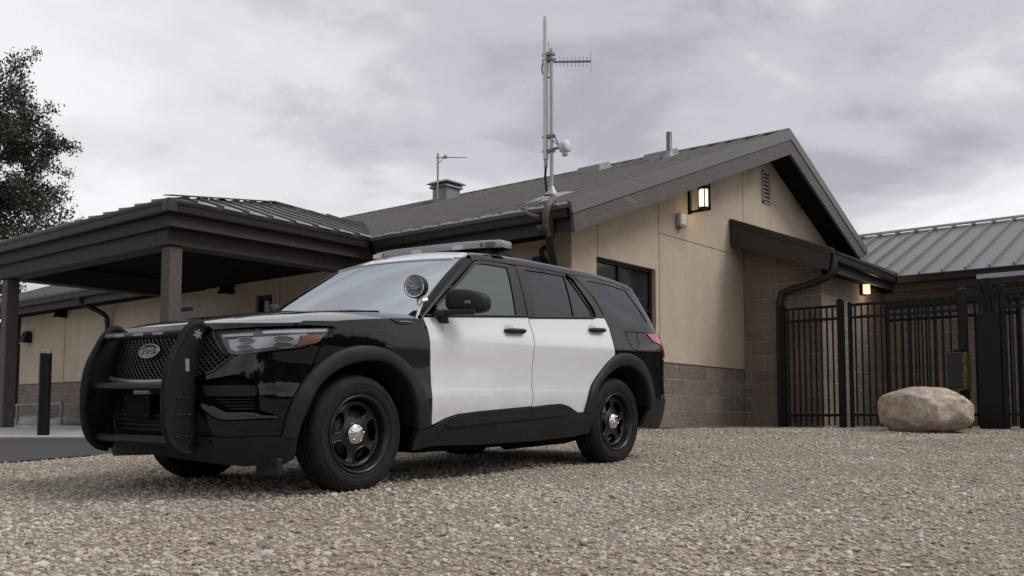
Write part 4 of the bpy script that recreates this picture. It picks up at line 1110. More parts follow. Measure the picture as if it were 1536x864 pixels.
# eaves and gutters
def gutter(parent,p,q,inward,name='gutter',h=.14,d=.13,m=None,cap=True):
    """K-style gutter from p to q (top outer edge), inward = horizontal unit vector toward the wall"""
    p=Vector(p);q=Vector(q);w=Vector(inward);u=Vector((0,0,1))
    prof=[(0,0),(.004,-.025),(.018,-.055),(.030,-h+.015),(.045,-h),(d,-h),(d,0),(d-.008,0),(d-.008,-h+.01),(.05,-h+.01),(.038,-h+.02),(.026,-.055),(.012,-.02),(.012,0)]
    mb=MB();A=[p+w*a+u*b for a,b in prof];mb.prism(A,q-p)
    return mb.build(name,m or M['trim'],parent)
gutter(bd,(10.53,YF+.06,2.905),(10.53,11.51,2.905),(1,0,0),m=M['trim'])
mb=MB();mb.prism([(10.53,YF+.05,2.905),(10.66,YF+.05,2.905),(10.66,YF+.05,2.765),(10.575,YF+.05,2.765),(10.545,YF+.05,2.85)],(0,.012,0));mb.build('gutter_end_cap',M['trim'],bd)
gutter(bd,(10.53,17.5,2.905),(10.53,26.1,2.905),(1,0,0))
mb=MB();mb.box((10.665,YF+.03,2.60),(10.70,11.6,2.90));mb.box((10.665,17.4,2.62),(10.70,26.1,2.90));builds(mb,'eave_fascia',M['woody'],bd)
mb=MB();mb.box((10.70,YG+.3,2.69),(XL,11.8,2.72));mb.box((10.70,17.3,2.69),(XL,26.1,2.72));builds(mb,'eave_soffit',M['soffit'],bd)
# snow-guard style clips are part of the seams; downspouts
def pipe(name,path,r,m,parent,seg=10): 
    mb=MB();mb.tube(path,r,seg);return mb.build(name,m,parent)
def square_pipe(name,path,w,m,parent):
    mb=MB();mb.tube(path,w*.62,4,flat=1);return mb.build(name,m,parent)
pipe('downspout',smoothline([(10.60,8.06,2.79),(10.60,8.06,2.66),(10.68,8.14,2.52),(11.10,8.42,2.38),(11.25,8.48,2.22),(11.26,8.48,-.05)],2),.055,M['trim'],bd)
pipe('downspout',smoothline([(10.60,20.9,2.79),(10.60,20.9,2.66),(11.2,20.9,2.46),(11.27,20.9,2.30),(11.27,20.9,-.05)],2),.055,M['trim'],bd)
# roof furniture that is part of the roof
def ridge_vent(y):
    mb=MB();x0,x1=16.35,16.8;z=lambda x:2.93+(x-10.51)*.371
    mb.hexa([(x0,y-.3,z(x0)),(x1,y-.3,z(x1)),(x1,y+.3,z(x1)),(x0,y+.3,z(x0))],[(x0+.05,y-.27,z(x0)+.17),(x1,y-.27,z(x1)+.14),(x1,y+.27,z(x1)+.14),(x0+.05,y+.27,z(x0)+.17)])
    o=mb.build('roof_vent',M['galdk'],bd,bevel=.01)
for y in (11.5,9.92): ridge_vent(y)
mb=MB();mb.lathe([(.055,0),(.055,.60),(.048,.60),(.048,.3)],16,'z',(16.31,9.56,4.98));pp=mb.build('vent_pipe',M['rake'],bd)
mb=MB();mb.lathe([(.17,-.06),(.13,.04),(.07,.10),(.056,.16)],16,'z',(16.31,9.56,5.05));mb.build('pipe_boot',M['galdk'],pp)
# ================================================================ COVERED ENTRANCE CANOPY
cp=empty('entrance_canopy',(7.4,12.0,-.15),'dark timber entrance canopy with hipped metal roof on square posts','canopy')
XP=7.0;YA=11.56;YB=17.4;ZE=2.93
pk=(10.69,14.3,3.91)
A0=Vector((XP+.02,YA+.02,ZE+.03));B0=Vector((XP+.02,YB-.02,ZE+.03));K=Vector(pk)
mb=MB()
def facet(mb,pts,n0,n1,dirv,num,th=.05):
    """triangular or quad roof facet with ribs along dirv from the eave, clipped by hips"""
    pts=[Vector(p) for p in pts];nrm=(pts[1]-pts[0]).cross(pts[2]-pts[0]).normalized();nrm=nrm if nrm.z>0 else -nrm
    mb.prism(pts,-nrm*th)
    return nrm
# front hip face (eave along Y)
nr=facet(mb,[A0,B0,K],0,0,None,0)
for k in range(1,14):
    y=YA+(YB-YA)*k/14;t=min((y-YA)/(14.3-YA),(YB-y)/(YB-14.3));p=Vector((XP+.02,y,ZE+.03));q=Vector((XP+.02+(K.x-XP)*t,y,ZE+.03+(K.z-ZE-.03)*t))
    mb.beam(p+nr*.012,q+nr*.012,.02,.03,nr)
# side face toward the camera (eave along X), to the main roof valley
rx=13.2;J=Vector((rx,14.3,3.91));Ce=Vector((10.6,YA+.02,ZE+.03))
JZ=3.80
vx=lambda z:10.51+((z if z<3.9 else JZ)-2.93)/.371
nr=facet(mb,[A0,Vector((vx(ZE+.03),YA+.02,ZE+.03)),Vector((vx(3.91),14.3,JZ)),K],0,0,None,0)
nS=17
for k in range(1,nS+7):
    x=XP+.02+k*.41
    sx=(K.x-XP)/(14.3-YA)
    # start on the eave or on the valley, end on the hip or the ridge
    t0=0 if x<vx(ZE+.03) else (x-vx(ZE+.03))/(vx(3.91)-vx(ZE+.03))
    t1=min(1,(x-XP)/(K.x-XP))
    if t0<t1:
        P0=lambda t:Vector((x,YA+.02+(14.3-YA)*t,ZE+.03+(3.91-ZE-.03)*t))
        mb.beam(P0(t0)+nr*.012,P0(t1)+nr*.012,.02,.03,nr)
nr=facet(mb,[B0,Vector((vx(ZE+.03),YB-.02,ZE+.03)),Vector((vx(3.91),14.3,JZ)),K],0,0,None,0)
croof=mb.build('roof',M['roof'],cp)
mb=MB()
for a,b in ((A0,K),(B0,K),(K,Vector((vx(3.91),14.3,JZ)))):
    mb.beam(a+Vector((0,0,.03)),b+Vector((0,0,.03)),.13,.014)
mb.build('hip_cap',M['roof'],croof)
# small white seam-end closures catching light along the eaves
mb=MB()
for k in range(1,9):
    x=XP+.02+k*.41;mb.hexa([(x+.01,YA-.004,ZE+.02),(x+.30,YA-.004,ZE+.012),(x+.30,YA+.05,ZE+.03),(x+.01,YA+.05,ZE+.03)],[(x+.01,YA-.004,ZE+.05),(x+.30,YA-.004,ZE+.024),(x+.30,YA+.05,ZE+.05),(x+.01,YA+.05,ZE+.06)])
builds(mb,'eave_closure',M['gal'],croof)
mb=MB()
for k in range(0,9):
    y=7.76+k*.394+.12;mb.hexa([(10.505,y,2.93),(10.505,y+.26,2.925),(10.55,y+.26,2.945),(10.55,y,2.945)],[(10.505,y,2.955),(10.505,y+.26,2.935),(10.55,y+.26,2.965),(10.55,y,2.975)])
builds(mb,'eave_closure',M['gal'],roof)
gutter(cp,(XP,YA,ZE),(10.53,YA,ZE-.02),(0,1,0));gutter(cp,(XP,YB,ZE),(XP,YA,ZE),(1,0,0))
gutter(cp,(XP,YB,ZE),(10.5,YB,ZE),(0,-1,0))
mb=MB();mb.box((XP-.003,YA-.003,ZE-.146),(XP+.14,YA+.14,ZE+.003));mb.build('gutter_corner',M['trim'],cp,bevel=.008)
mb=MB();mb.box((XP+.135,YA+.135,2.62),(10.7,YA+.19,2.92));mb.box((XP+.135,YA+.192,2.62),(XP+.19,YB-.135,2.92));mb.box((XP+.135,YB-.19,2.62),(10.7,YB-.135,2.92));builds(mb,'fascia_board',M['beam'],cp)
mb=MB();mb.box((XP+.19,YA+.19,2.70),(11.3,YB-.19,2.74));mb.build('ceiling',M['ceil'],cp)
mb=MB();mb.box((7.20,11.86,2.40),(11.3,12.14,2.70));bm1=mb.build('beam',M['beam'],cp,bevel=.01)
mb=MB();mb.box((7.20,12.142,2.40),(7.48,16.94,2.70));mb.build('beam',M['beam'],cp,bevel=.01)
mb=MB();mb.box((7.482,16.66,2.40),(10.3,16.94,2.70));mb.build('beam',M['beam'],cp,bevel=.01)
for y in (12.0,16.80):
    mb=MB();mb.box((7.25,y-.10,-.30),(7.45,y+.10,2.398));mb.build('post',M['post'],cp,bevel=.012)
# ================================================================ SIDE WING (block)
wg=empty('block_wing',(16.68,6.79,-.05),'brown split face block wing with grey standing seam roof behind the fence','building')
mb=MB()
wall('side_wall',[(6.79,-.10),(8.25,-.10),(8.25,3.6),(6.79,3.0)],'x',16.683,M['blockYw'],wg)
wall('front_wall',[(16.679,-.10),(19.85,-.10),(19.85,3.05),(16.679,3.05)],'y',6.787,M['blockXw'],wg)
wall('rear_wall',[(-7.,-.10),(6.788,-.10),(6.788,3.05),(-7.,3.05)],'x',19.85,M['blockYw'],wg,[[(2.9,0.),(3.75,0.),(3.75,1.55),(2.9,1.55)]])
mb=MB();mb.box((19.95,2.9,-.05),(20.0,3.75,1.55));mb.build('door',M['winframe'],wg)
mb=MB();mb.box((16.674,7.735,-.05),(16.69,7.747,3.35));builds(mb,'control_joint',simple('pale_mortar',(.26,.23,.20),.9),wg)
mb=MB();slope(mb,(16.18,6.35,2.925),(22.5,6.35,2.925),(16.18,8.255,3.69),(22.5,8.255,3.69),1,.05,(.02,.03));cr=mb.build('lean_to_roof',M['roofd'],wg)
mb=MB();slope(mb,(19.25,9.2,2.845),(19.25,-8.,2.845),(23.2,9.2,4.425),(23.2,-8.,4.425),42,.05,(.026,.055));wr=mb.build('roof',M['roofd'],wg)
mb=MB();slope(mb,(27.,9.2,2.9),(27.,-8.,2.9),(23.2,9.2,4.424),(23.2,-8.,4.424),42,.05);mb.build('roof_slope',M['roofd'],wg)
mb=MB();mb.hexa([(23.0,9.2,4.40),(23.2,9.2,4.47),(23.2,-8,4.47),(23.0,-8,4.40)],[(23.0,9.2,4.42),(23.2,9.2,4.50),(23.2,-8,4.50),(23.0,-8,4.42)]);mb.build('ridge_cap',M['rake'],wr)
mb=MB();mb.prism([(16.15,6.36,2.95),(16.15,8.235,3.705),(16.15,8.235,3.60),(16.15,6.40,2.86)],(.035,0,0));mb.build('rake_flashing',M['trim'],wg)
mb=MB();mb.prism([(16.165,6.40,2.858),(16.165,8.235,3.597),(16.165,8.235,3.22),(16.165,6.46,2.60)],(.05,0,0));mb.build('rake_board',M['woody'],wg)
mb=MB();mb.hexa([(16.21,6.42,2.66),(16.68,6.42,2.66),(16.68,8.24,3.38),(16.21,8.24,3.38)],[(16.21,6.42,2.70),(16.68,6.42,2.70),(16.68,8.24,3.42),(16.21,8.24,3.42)]);mb.build('soffit',M['soffit'],wg)
gutter(wg,(16.17,6.33,2.915),(19.27,6.33,2.86),(0,1,0));gutter(wg,(19.24,6.33,2.84),(19.24,-8.,2.84),(1,0,0))
mb=MB();mb.box((16.22,6.475,2.60),(19.40,6.51,2.86));mb.box((19.385,-8,2.55),(19.42,6.47,2.83));builds(mb,'eave_fascia',M['woody'],wg)
mb=MB();mb.box((16.69,6.512,2.64),(19.85,6.79,2.67));mb.box((19.421,-8,2.60),(19.85,6.79,2.63));builds(mb,'eave_soffit',M['soffit'],wg)
mb=MB();mb.box((19.78,-8,2.28),(19.846,6.78,2.42));mb.build('ledger_board',M['woody'],wg)
pipe('downspout',smoothline([(16.28,6.40,2.80),(16.28,6.40,2.66),(16.28,6.44,2.52),(16.42,6.80,2.44),(16.60,7.44,2.36),(16.60,7.50,2.30),(16.60,7.53,2.10),(16.60,7.53,-.10)],2),.062,M['trim'],wg,12)
pipe('downspout',smoothline([(19.32,4.83,2.70),(19.32,4.83,2.45),(19.75,4.83,2.3),(19.78,4.83,2.1),(19.78,4.83,-.05)],2),.055,M['trim'],wg)
# lean-to seams run down the slope (short)
# ================================================================ WALL LAMPS
t=empty('wall_lantern',(14.71,8.26,3.75),'lit black lantern on an iron bracket under the gable eave','wall lamp')
mb=MB();mb.box((14.68,8.215,3.55),(14.74,8.258,4.02));mb.beam((14.71,8.25,3.585),(14.71,7.86,3.585),.035,.04);mb.beam((14.71,7.865,3.57),(14.71,7.865,4.05),.035,.035,(0,1,0));mb.build('bracket',M['iron'],t)
mb=MB();mb.lathe([(.001,-.16),(.075,-.16),(.085,-.10),(.085,.10),(.075,.14),(.001,.14)],20,'z',(14.71,7.97,3.79));mb.build('lit_glass',M['lit'],t)
mb=MB()
for k in range(4):
    a_=k*math.pi/2+.6;mb.beam((14.71+.088*math.cos(a_),7.97+.088*math.sin(a_),3.61),(14.71+.088*math.cos(a_),7.97+.088*math.sin(a_),3.95),.014,.014,(1,0,0))
mb.lathe([(.001,-.015),(.095,-.015),(.095,.012),(.001,.012)],16,'z',(14.71,7.97,3.615));mb.lathe([(.001,.06),(.04,.05),(.098,0),(.098,-.015),(.001,-.015)],16,'z',(14.71,7.97,3.955));mb.lathe([(.014,0),(.014,.14)],8,'z',(14.71,7.97,4.0))
mb.build('cage',M['iron'],t)
t=empty('wall_sconce',(18.61,6.79,2.59),'small lit half round sconce on the block wing wall','wall lamp')
mb=MB();mb.box((18.51,6.735,2.44),(18.71,6.788,2.74));mb.hexa([(18.51,6.61,2.71),(18.71,6.61,2.71),(18.71,6.735,2.71),(18.51,6.735,2.71)],[(18.52,6.63,2.735),(18.70,6.63,2.735),(18.70,6.735,2.735),(18.52,6.735,2.735)]);mb.build('backplate',M['iron'],t)
mb=MB();mb.prism([(18.61+.075*math.cos(a_),6.735+.105*math.sin(a_),2.47) for a_ in np.linspace(math.pi,2*math.pi,14)],(0,0,.235));mb.build('lit_glass',M['lit2'],t)
GL='dark wall lights along the shaded eave wall'
def cutoff_lamp(loc,label,group=None,facing=-1):
    t=empty('wall_light',loc,label,'wall lamp',group)
    x,y,z=loc
    mb=MB();mb.box((x-.04,y-.10,z-.13),(x-.002,y+.10,z+.13));mb.build('backplate',M['iron'],t)
    mb=MB();mb.hexa([(x-.24,y-.13,z-.14),(x-.04,y-.13,z-.14),(x-.04,y+.13,z-.14),(x-.24,y+.13,z-.14)],[(x-.13,y-.11,z+.15),(x-.04,y-.11,z+.15),(x-.04,y+.11,z+.15),(x-.13,y+.11,z+.15)]);mb.build('hood',M['winframe'],t,bevel=.015)
    mb=MB();mb.box((x-.22,y-.11,z-.15),(x-.06,y+.11,z-.1405));mb.build('lens',M['cream'],t);return t
cutoff_lamp((XL,16.42,2.66),'black wall light on the shaded wall under the canopy',GL)
cutoff_lamp((XL,23.03,2.66),'black wall light below the eave, beside the joint of the left wall',GL)
cutoff_lamp((XL,24.78,2.16),'lower black wall light beside the far left canopy post',GL)
t=empty('wall_horn',(XL,8.75,2.40),'dark bell shaped horn on the shaded eave wall by the corner downspout','horn')
mb=MB();mb.prism([(XL-.22,8.60,2.10),(XL-.22,8.90,2.10),(XL-.22,8.87,2.24),(XL-.20,8.81,2.42),(XL-.20,8.69,2.42),(XL-.22,8.63,2.24)],(.19,0,0));mb.build('hood',M['winframe'],t,bevel=.02)
mb=MB();mb.tube([(XL-.05,8.75,2.40),(XL-.07,8.75,2.52),(XL-.01,8.73,2.58)],.035,8);mb.build('bracket',M['trim'],t)
t=empty('sensor_box',(14.37,YG,3.38),'small off white sensor box on the gable wall below the lantern','sensor')
mb=MB();mb.box((14.27,YG-.10,3.29),(14.47,YG-.002,3.50));mb.build('housing',M['cream'],t,bevel=.02)
mb=MB();mb.box((14.29,YG-.085,3.265),(14.45,YG-.01,3.289));mb.build('lower_lens',M['galdk'],t)
# ================================================================ ROOF AERIALS
t=empty('antenna_mast',(11.68,8.86,3.36),'tall steel antenna mast with white whip aerial on the roof near the gable','antenna')
def zroof(x): return 2.93+(x-10.51)*.371
mz=zroof(11.68)
mb=MB();mb.tube([(11.68,8.86,mz-.1),(11.68,8.86,5.66)],.028,10);mb.build('mast_pole',M['gal'],t)
mb=MB();mb.hexa([(11.40,8.52,zroof(11.40)+.012),(11.96,8.52,zroof(11.96)+.012),(11.96,9.20,zroof(11.96)+.012),(11.40,9.20,zroof(11.40)+.012)],[(11.55,8.72,zroof(11.55)+.07),(11.80,8.72,zroof(11.80)+.07),(11.80,9.0,zroof(11.80)+.07),(11.55,9.0,zroof(11.55)+.07)]);mb.lathe([(.12,0),(.06,.08),(.034,.14)],14,'z',(11.68,8.86,mz+.05));mb.build('base_flashing',M['gal'],t)
wy=8.955
mb=MB();mb.tube([(11.66,wy,3.98),(11.66,wy,6.17)],[.042,.036],10);wh=mb.build('whip_aerial',M['whitep'],t)
mb=MB();mb.tube([(11.66,wy,3.86),(11.66,wy,4.0)],.03,8);mb.build('whip_base',M['gal'],wh)
mb=MB();mb.tube([(11.69,wy-.03,5.3),(11.69,wy-.03,5.80)],.006,6);mb.build('thin_whip',M['galdk'],t)
for z in (4.10,4.32,5.58,5.50):
    mb=MB();mb.box((11.63,8.82,z-.02),(11.73,9.0,z+.02));mb.build('clamp',M['galdk'],t)
mb=MB();mb.tube([(11.66,wy,3.88),(11.655,wy+.01,3.7),(11.66,wy-.02,3.45),(11.64,8.86,3.34)],.018,8);mb.tube(smoothline([(11.66,wy+.03,5.52),(11.66,wy+.08,5.40),(11.66,wy+.05,5.28),(11.67,8.89,5.22)],2),.010,6);mb.tube(smoothline([(11.67,8.83,4.35),(11.67,8.76,4.25),(11.67,8.72,4.12)],2),.008,6);mb.build('cable',M['iron'],t)
mb=MB();mb.tube([(11.68,8.86,5.46),(12.06,8.40,5.47)],.018,8);yg=mb.build('yagi_boom',M['galdk'],t)
for k in range(10):
    u=.12+.88*k/9;x=11.68+.38*u;y=8.86-.46*u;L_=.075 if k<9 else .16
    mb=MB();mb.tube([(x,y,5.465-L_),(x,y,5.465+L_)],.006,6);mb.build('yagi_element',M['gal'],yg)
mb=MB();mb.tube([(11.68,8.86,4.12),(11.68,8.66,4.12)],.022,8);mb.tube([(11.68,8.86,4.28),(11.68,8.72,4.14)],.008,6);mb.build('side_arm',M['galdk'],t)
mb=MB();mb.lathe([(0,-.07),(.06,-.07),(.095,-.05),(.10,.03),(.085,.06),(.02,.075),(0,.075)],18,'y',(11.66,8.60,4.11));mb.lathe([(0,-.05),(.04,-.05),(.045,0)],12,'z',(11.66,8.60,4.02));mb.build('radio_head',M['whitep'],t)
t=empty('cable_conduit',(10.5,8.1,2.9),'brown wrapped conduit bending over the gutter below the antenna mast','conduit')
mb=MB();mb.tube(smoothline([(11.66,8.84,3.40),(11.3,8.52,3.26),(10.9,8.22,3.12),(10.60,8.02,3.04),(10.42,7.96,2.95),(10.38,7.98,2.80),(10.44,8.02,2.66),(10.55,8.06,2.56)],3),.045,10);mb.build('wrapped_pipe',M['conduit'],t)
mb=MB();mb.tube(smoothline([(10.62,8.46,2.99),(10.48,8.42,2.96),(10.46,8.34,2.86),(10.46,8.14,2.80)],2),.024,8);mb.build('branch_pipe',M['conduit'],t)
mb=MB();mb.lathe([(.001,-.07),(.065,-.06),(.07,.05),(.001,.07)],14,'z',(10.45,8.10,2.62));mb.build('junction_knuckle',M['trim'],t)
t=empty('roof_cupola',(16.72,15.77,5.2),'galvanised box ventilator with flared cap on the distant roof ridge','roof ventilator')
mb=MB();mb.box((16.49,15.54,5.0),(16.95,16.0,5.55));mb.build('box',M['galdk'],t,bevel=.01)
mb=MB();mb.hexa([(16.43,15.48,5.50),(17.01,15.48,5.50),(17.01,16.06,5.50),(16.43,16.06,5.50)],[(16.46,15.51,5.56),(16.98,15.51,5.56),(16.98,16.03,5.56),(16.46,16.03,5.56)]);mb.hexa([(16.38,15.43,5.60),(17.06,15.43,5.60),(17.06,16.11,5.60),(16.38,16.11,5.60)],[(16.48,15.53,5.67),(16.96,15.53,5.67),(16.96,16.01,5.67),(16.48,16.01,5.67)]);mb.box((16.54,15.59,5.56),(16.90,15.95,5.60));mb.build('cap',M['gal'],t)
t=empty('small_aerial',(16.45,15.75,5.3),'thin horizontal aerial on a short pole beside the roof ventilator','antenna')
mb=MB();mb.tube([(16.38,15.72,5.2),(16.38,15.72,6.27)],.025,8);mb.build('pole',M['gal'],t)
mb=MB();mb.tube([(16.35,15.75,6.17),(16.80,15.20,6.17)],[.014,.008],8);mb.tube([(16.38,15.72,6.02),(16.46,15.62,6.16)],.008,6);mb.box((16.46,15.56,6.15),(16.52,15.62,6.22));mb.build('boom',M['galdk'],t)
# ================================================================ FENCE AND GATE
XF=16.43
GF='black picket panels of the yard fence'
def fence(name,label,cat,x,y0,y1,top,step,posts,zb=.02,r0=.13,r1=1.80,rails=True,toprail=True,dx=0):
    t=empty(name,(x,(y0+y1)/2,-.04),label,cat,GF if name=='metal_fence' else None)
    for z in ([.17,top-.24]+([top-.03] if toprail else [])):
        mb=MB();mb.box((x-.022,y0,z-.022),(x+.022,y1,z+.022));mb.build('rail',M['iron'],t)
    n=int(round(abs(y1-y0)/step))
    for k in range(1,n):
        y=y0+(y1-y0)*k/n
        mb=MB();mb.box((x-.0125,y-.0125,.0),(x+.0125,y+.0125,top-.02));mb.build('picket',M['iron'],t)
    for y,w,h in posts:
        mb=MB();mb.box((x-w/2,y-w/2,-.12),(x+w/2,y+w/2,h));p=mb.build('post',M['iron'],t,bevel=.004)
        mb=MB();mb.hexa([(x-w/2-.006,y-w/2-.006,h),(x+w/2+.006,y-w/2-.006,h),(x+w/2+.006,y+w/2+.006,h),(x-w/2-.006,y+w/2+.006,h)],[(x-w/4,y-w/4,h+.03),(x+w/4,y-w/4,h+.03),(x+w/4,y+w/4,h+.03),(x-w/4,y+w/4,h+.03)]);mb.build('post_cap',M['iron'],p)
    return t
fence('metal_fence','short black metal picket panel next to the corner downspout','fence',XF,7.40,6.40,2.04,.098,[(7.40,.09,2.06),(6.36,.10,2.10)])
fence('metal_fence','black metal picket panel directly behind the boulder','fence',XF,6.22,4.50,2.04,.108,[(6.20,.06,2.04),(4.42,.11,2.12)])
fence('metal_fence','black metal picket panel at the right edge beyond the wide gate post','fence',XF,3.83,1.2,2.04,.12,[(3.83,.07,2.12)])
fence('sliding_gate','black sliding picket gate behind the middle fence panel','gate',XF+.34,5.70,3.7,1.98,.125,[(5.70,.06,1.98),(3.7,.06,1.98)],toprail=True)
t=empty('gate_column',(XF,4.04,0),'wide black steel gate column with slotted top right of the boulder','gate post')
mb=MB();mb.box((XF-.05,3.88,-.12),(XF+.05,4.21,1.72));mb.build('column',M['iron'],t,bevel=.006)
for k in range(5):
    mb=MB();y=3.895+k*.068;mb.box((XF-.03,y-.014,1.72),(XF+.03,y+.014,2.03-.02*(k%2)));mb.build('slat',M['iron'],t)
t=empty('gate_operator',(XF-.10,4.45,.8),'grey gate operator box with worn yellow edge on the black fence post','control box')
mb=MB();mb.box((XF-.30,4.33,.56),(XF-.06,4.59,1.12));mb.build('cabinet',simple('blue_grey_cabinet',(.018,.021,.026),.45,spec=.3,rvar=.1),t,bevel=.012)
mb=MB();mb.box((XF-.31,4.31,.545),(XF-.06,4.36,1.12));mb.box((XF-.31,4.31,.535),(XF-.05,4.60,.558));mb.build('warning_edge',simple('worn_yellow_edge',(.07,.06,.015),.6,var=.9,vscale=30),t)
mb=MB();mb.box((XF-.20,4.40,1.12),(XF-.10,4.52,1.17));mb.build('conduit_hub',M['iron'],t)
t=empty('awning_frame',(17.2,4.2,1.2),'pale steel awning rail on a post above the gate column','awning')
mb=MB();mb.box((17.1,1.0,2.36),(17.22,4.37,2.43));mb.build('rail',M['gal'],t)
mb=MB();mb.box((17.12,4.20,-.1),(17.20,4.28,2.36));mb.build('post',M['iron'],t)
# ================================================================ BOULDER AND SMALL THINGS
def boulder(name,c,dim,seed,m,label,cat,group=None,sub=5,prof=None):
    import bmesh
    bm=bmesh.new();bmesh.ops.create_icosphere(bm,subdivisions=sub,radius=1)
    for v in bm.verts:
        p=v.co.copy();n=noise.fractal(p*1.0+Vector((seed,0,0)),1.,2.,3)*.085+noise.fractal(p*3.2+Vector((0,seed,0)),.9,2.,4)*.05+noise.fractal(p*11+Vector((0,seed,0)),.9,2.,4)*.008
        e=lambda x,q:math.copysign(abs(x)**q,x)
        q=Vector((e(p.x,.8),e(p.y,.78),e(p.z,.76)))*(1+n)
        if prof: q=prof(q)
        v.co=Vector((q.x*dim[0],q.y*dim[1],q.z*dim[2]))
    me=bpy.data.meshes.new(name);bm.to_mesh(me);bm.free()
    for p in me.polygons:p.use_smooth=True
    me.materials.append(m);o=bpy.data.objects.new(name,me);COL.objects.link(o);o.location=c;tag(o,label,cat,group);return o
def rockmat(name,c0,c1,c2,c3):
    m,nt,b=mat(name);t=NT(nt);o=t.obj()
    a=t.noise(2.1,6,.65,o,.6);v=t.noise(7,7,.72,o,1.6);f=t.noise(40,4,.7,o);e=t.noise(3.3,5,.6,t.obj((1,1,1.7)),1.)
    c=t.mix(t.ramp(a,[(.36,0.),(.62,1.)]),c0,c1);c=t.mix(t.ramp(e,[(.5,0.),(.66,.75)]),c,c2);c=t.mix(t.ramp(v,[(.42,.55),(.52,0.)]),c,c3)
    t.l(c,b.inputs['Base Color']);b.inputs['Roughness'].default_value=.9
    n=t.bump(v,.6,.03);n=t.bump(f,.4,.006,n);t.l(n,b.inputs['Normal']);return m
RK=rockmat('weathered_sandstone',(.42,.345,.265),(.55,.48,.395),(.34,.24,.155),(.21,.165,.125))
def bprof(q):
    # higher hump left of centre, sloping shoulder on the right (right = -y here)
    s=-q.y
    z=q.z
    if z>0: z*=1.0-.16*max(0,s-.05)-.10*max(0,-s-.25)
    return Vector((q.x,q.y*(1-.04*q.z),z))
bo=boulder('boulder',(14.95,4.60,.215),(.50,.735,.345),3.1,RK,'big tan sandstone boulder on the gravel in front of the fence','boulder',prof=bprof)
bo.rotation_euler=(0,0,R_(-40))
b2=boulder('landscape_stone',(10.9,23.6,.07),(.3,.62,.15),5,simple('pale_stone',(.36,.34,.31),.9,var=.2),'flat pale stone at the wall foot left of the bollard','stone','pale flat stones at the foot of the left wall',sub=4)
b3=boulder('landscape_stone',(10.9,21.95,.06),(.3,.42,.13),9,simple('pale_grey_stone',(.30,.285,.265),.9,var=.2),'greyer flat stone at the wall foot right of the bollard','stone','pale flat stones at the foot of the left wall',sub=4)
t=empty('bollard',(6.31,13.30,-.1),'black steel bollard with pale cap standing on the concrete apron','bollard')
mb=MB();mb.lathe([(.078,-.2),(.078,.98)],24,'z',(6.31,13.30,0));mb.build('post',M['iron'],t)
mb=MB();mb.lathe([(.08,.96),(.076,.99),(.05,1.005),(0,1.01)],24,'z',(6.31,13.30,0));mb.build('cap',M['galdk'],t)
t=empty('low_rail',(10.6,22.6,.1),'low dark pipe rail in front of the left block base','rail')
mb=MB();mb.tube([(10.6,23.7,.47),(10.6,21.5,.47)],.035,8);mb.build('top_pipe',M['galdk'],t)
for y in (21.53,23.66):
    mb=MB();mb.tube([(10.6,y,.47),(10.6,y,-.1)],.035,8);mb.build('leg',M['galdk'],t)
t=empty('utility_cabinet',(10.3,17.4,.6),'grey sloped utility cabinet by the shaded wall beyond the hood','cabinet')
mb=MB();mb.hexa([(10.0,17.35,-.05),(10.7,17.35,-.05),(10.7,18.75,-.05),(10.0,18.75,-.05)],[(10.05,17.4,1.70),(10.7,17.4,1.76),(10.7,18.7,1.76),(10.05,18.7,1.70)]);mb.build('body',simple('grey_painted_cabinet',(.17,.175,.18),.5,var=.1),t,bevel=.02)
mb=MB();mb.box((9.97,17.32,1.72),(10.72,18.78,1.77));mb.build('lid',M['galdk'],t)
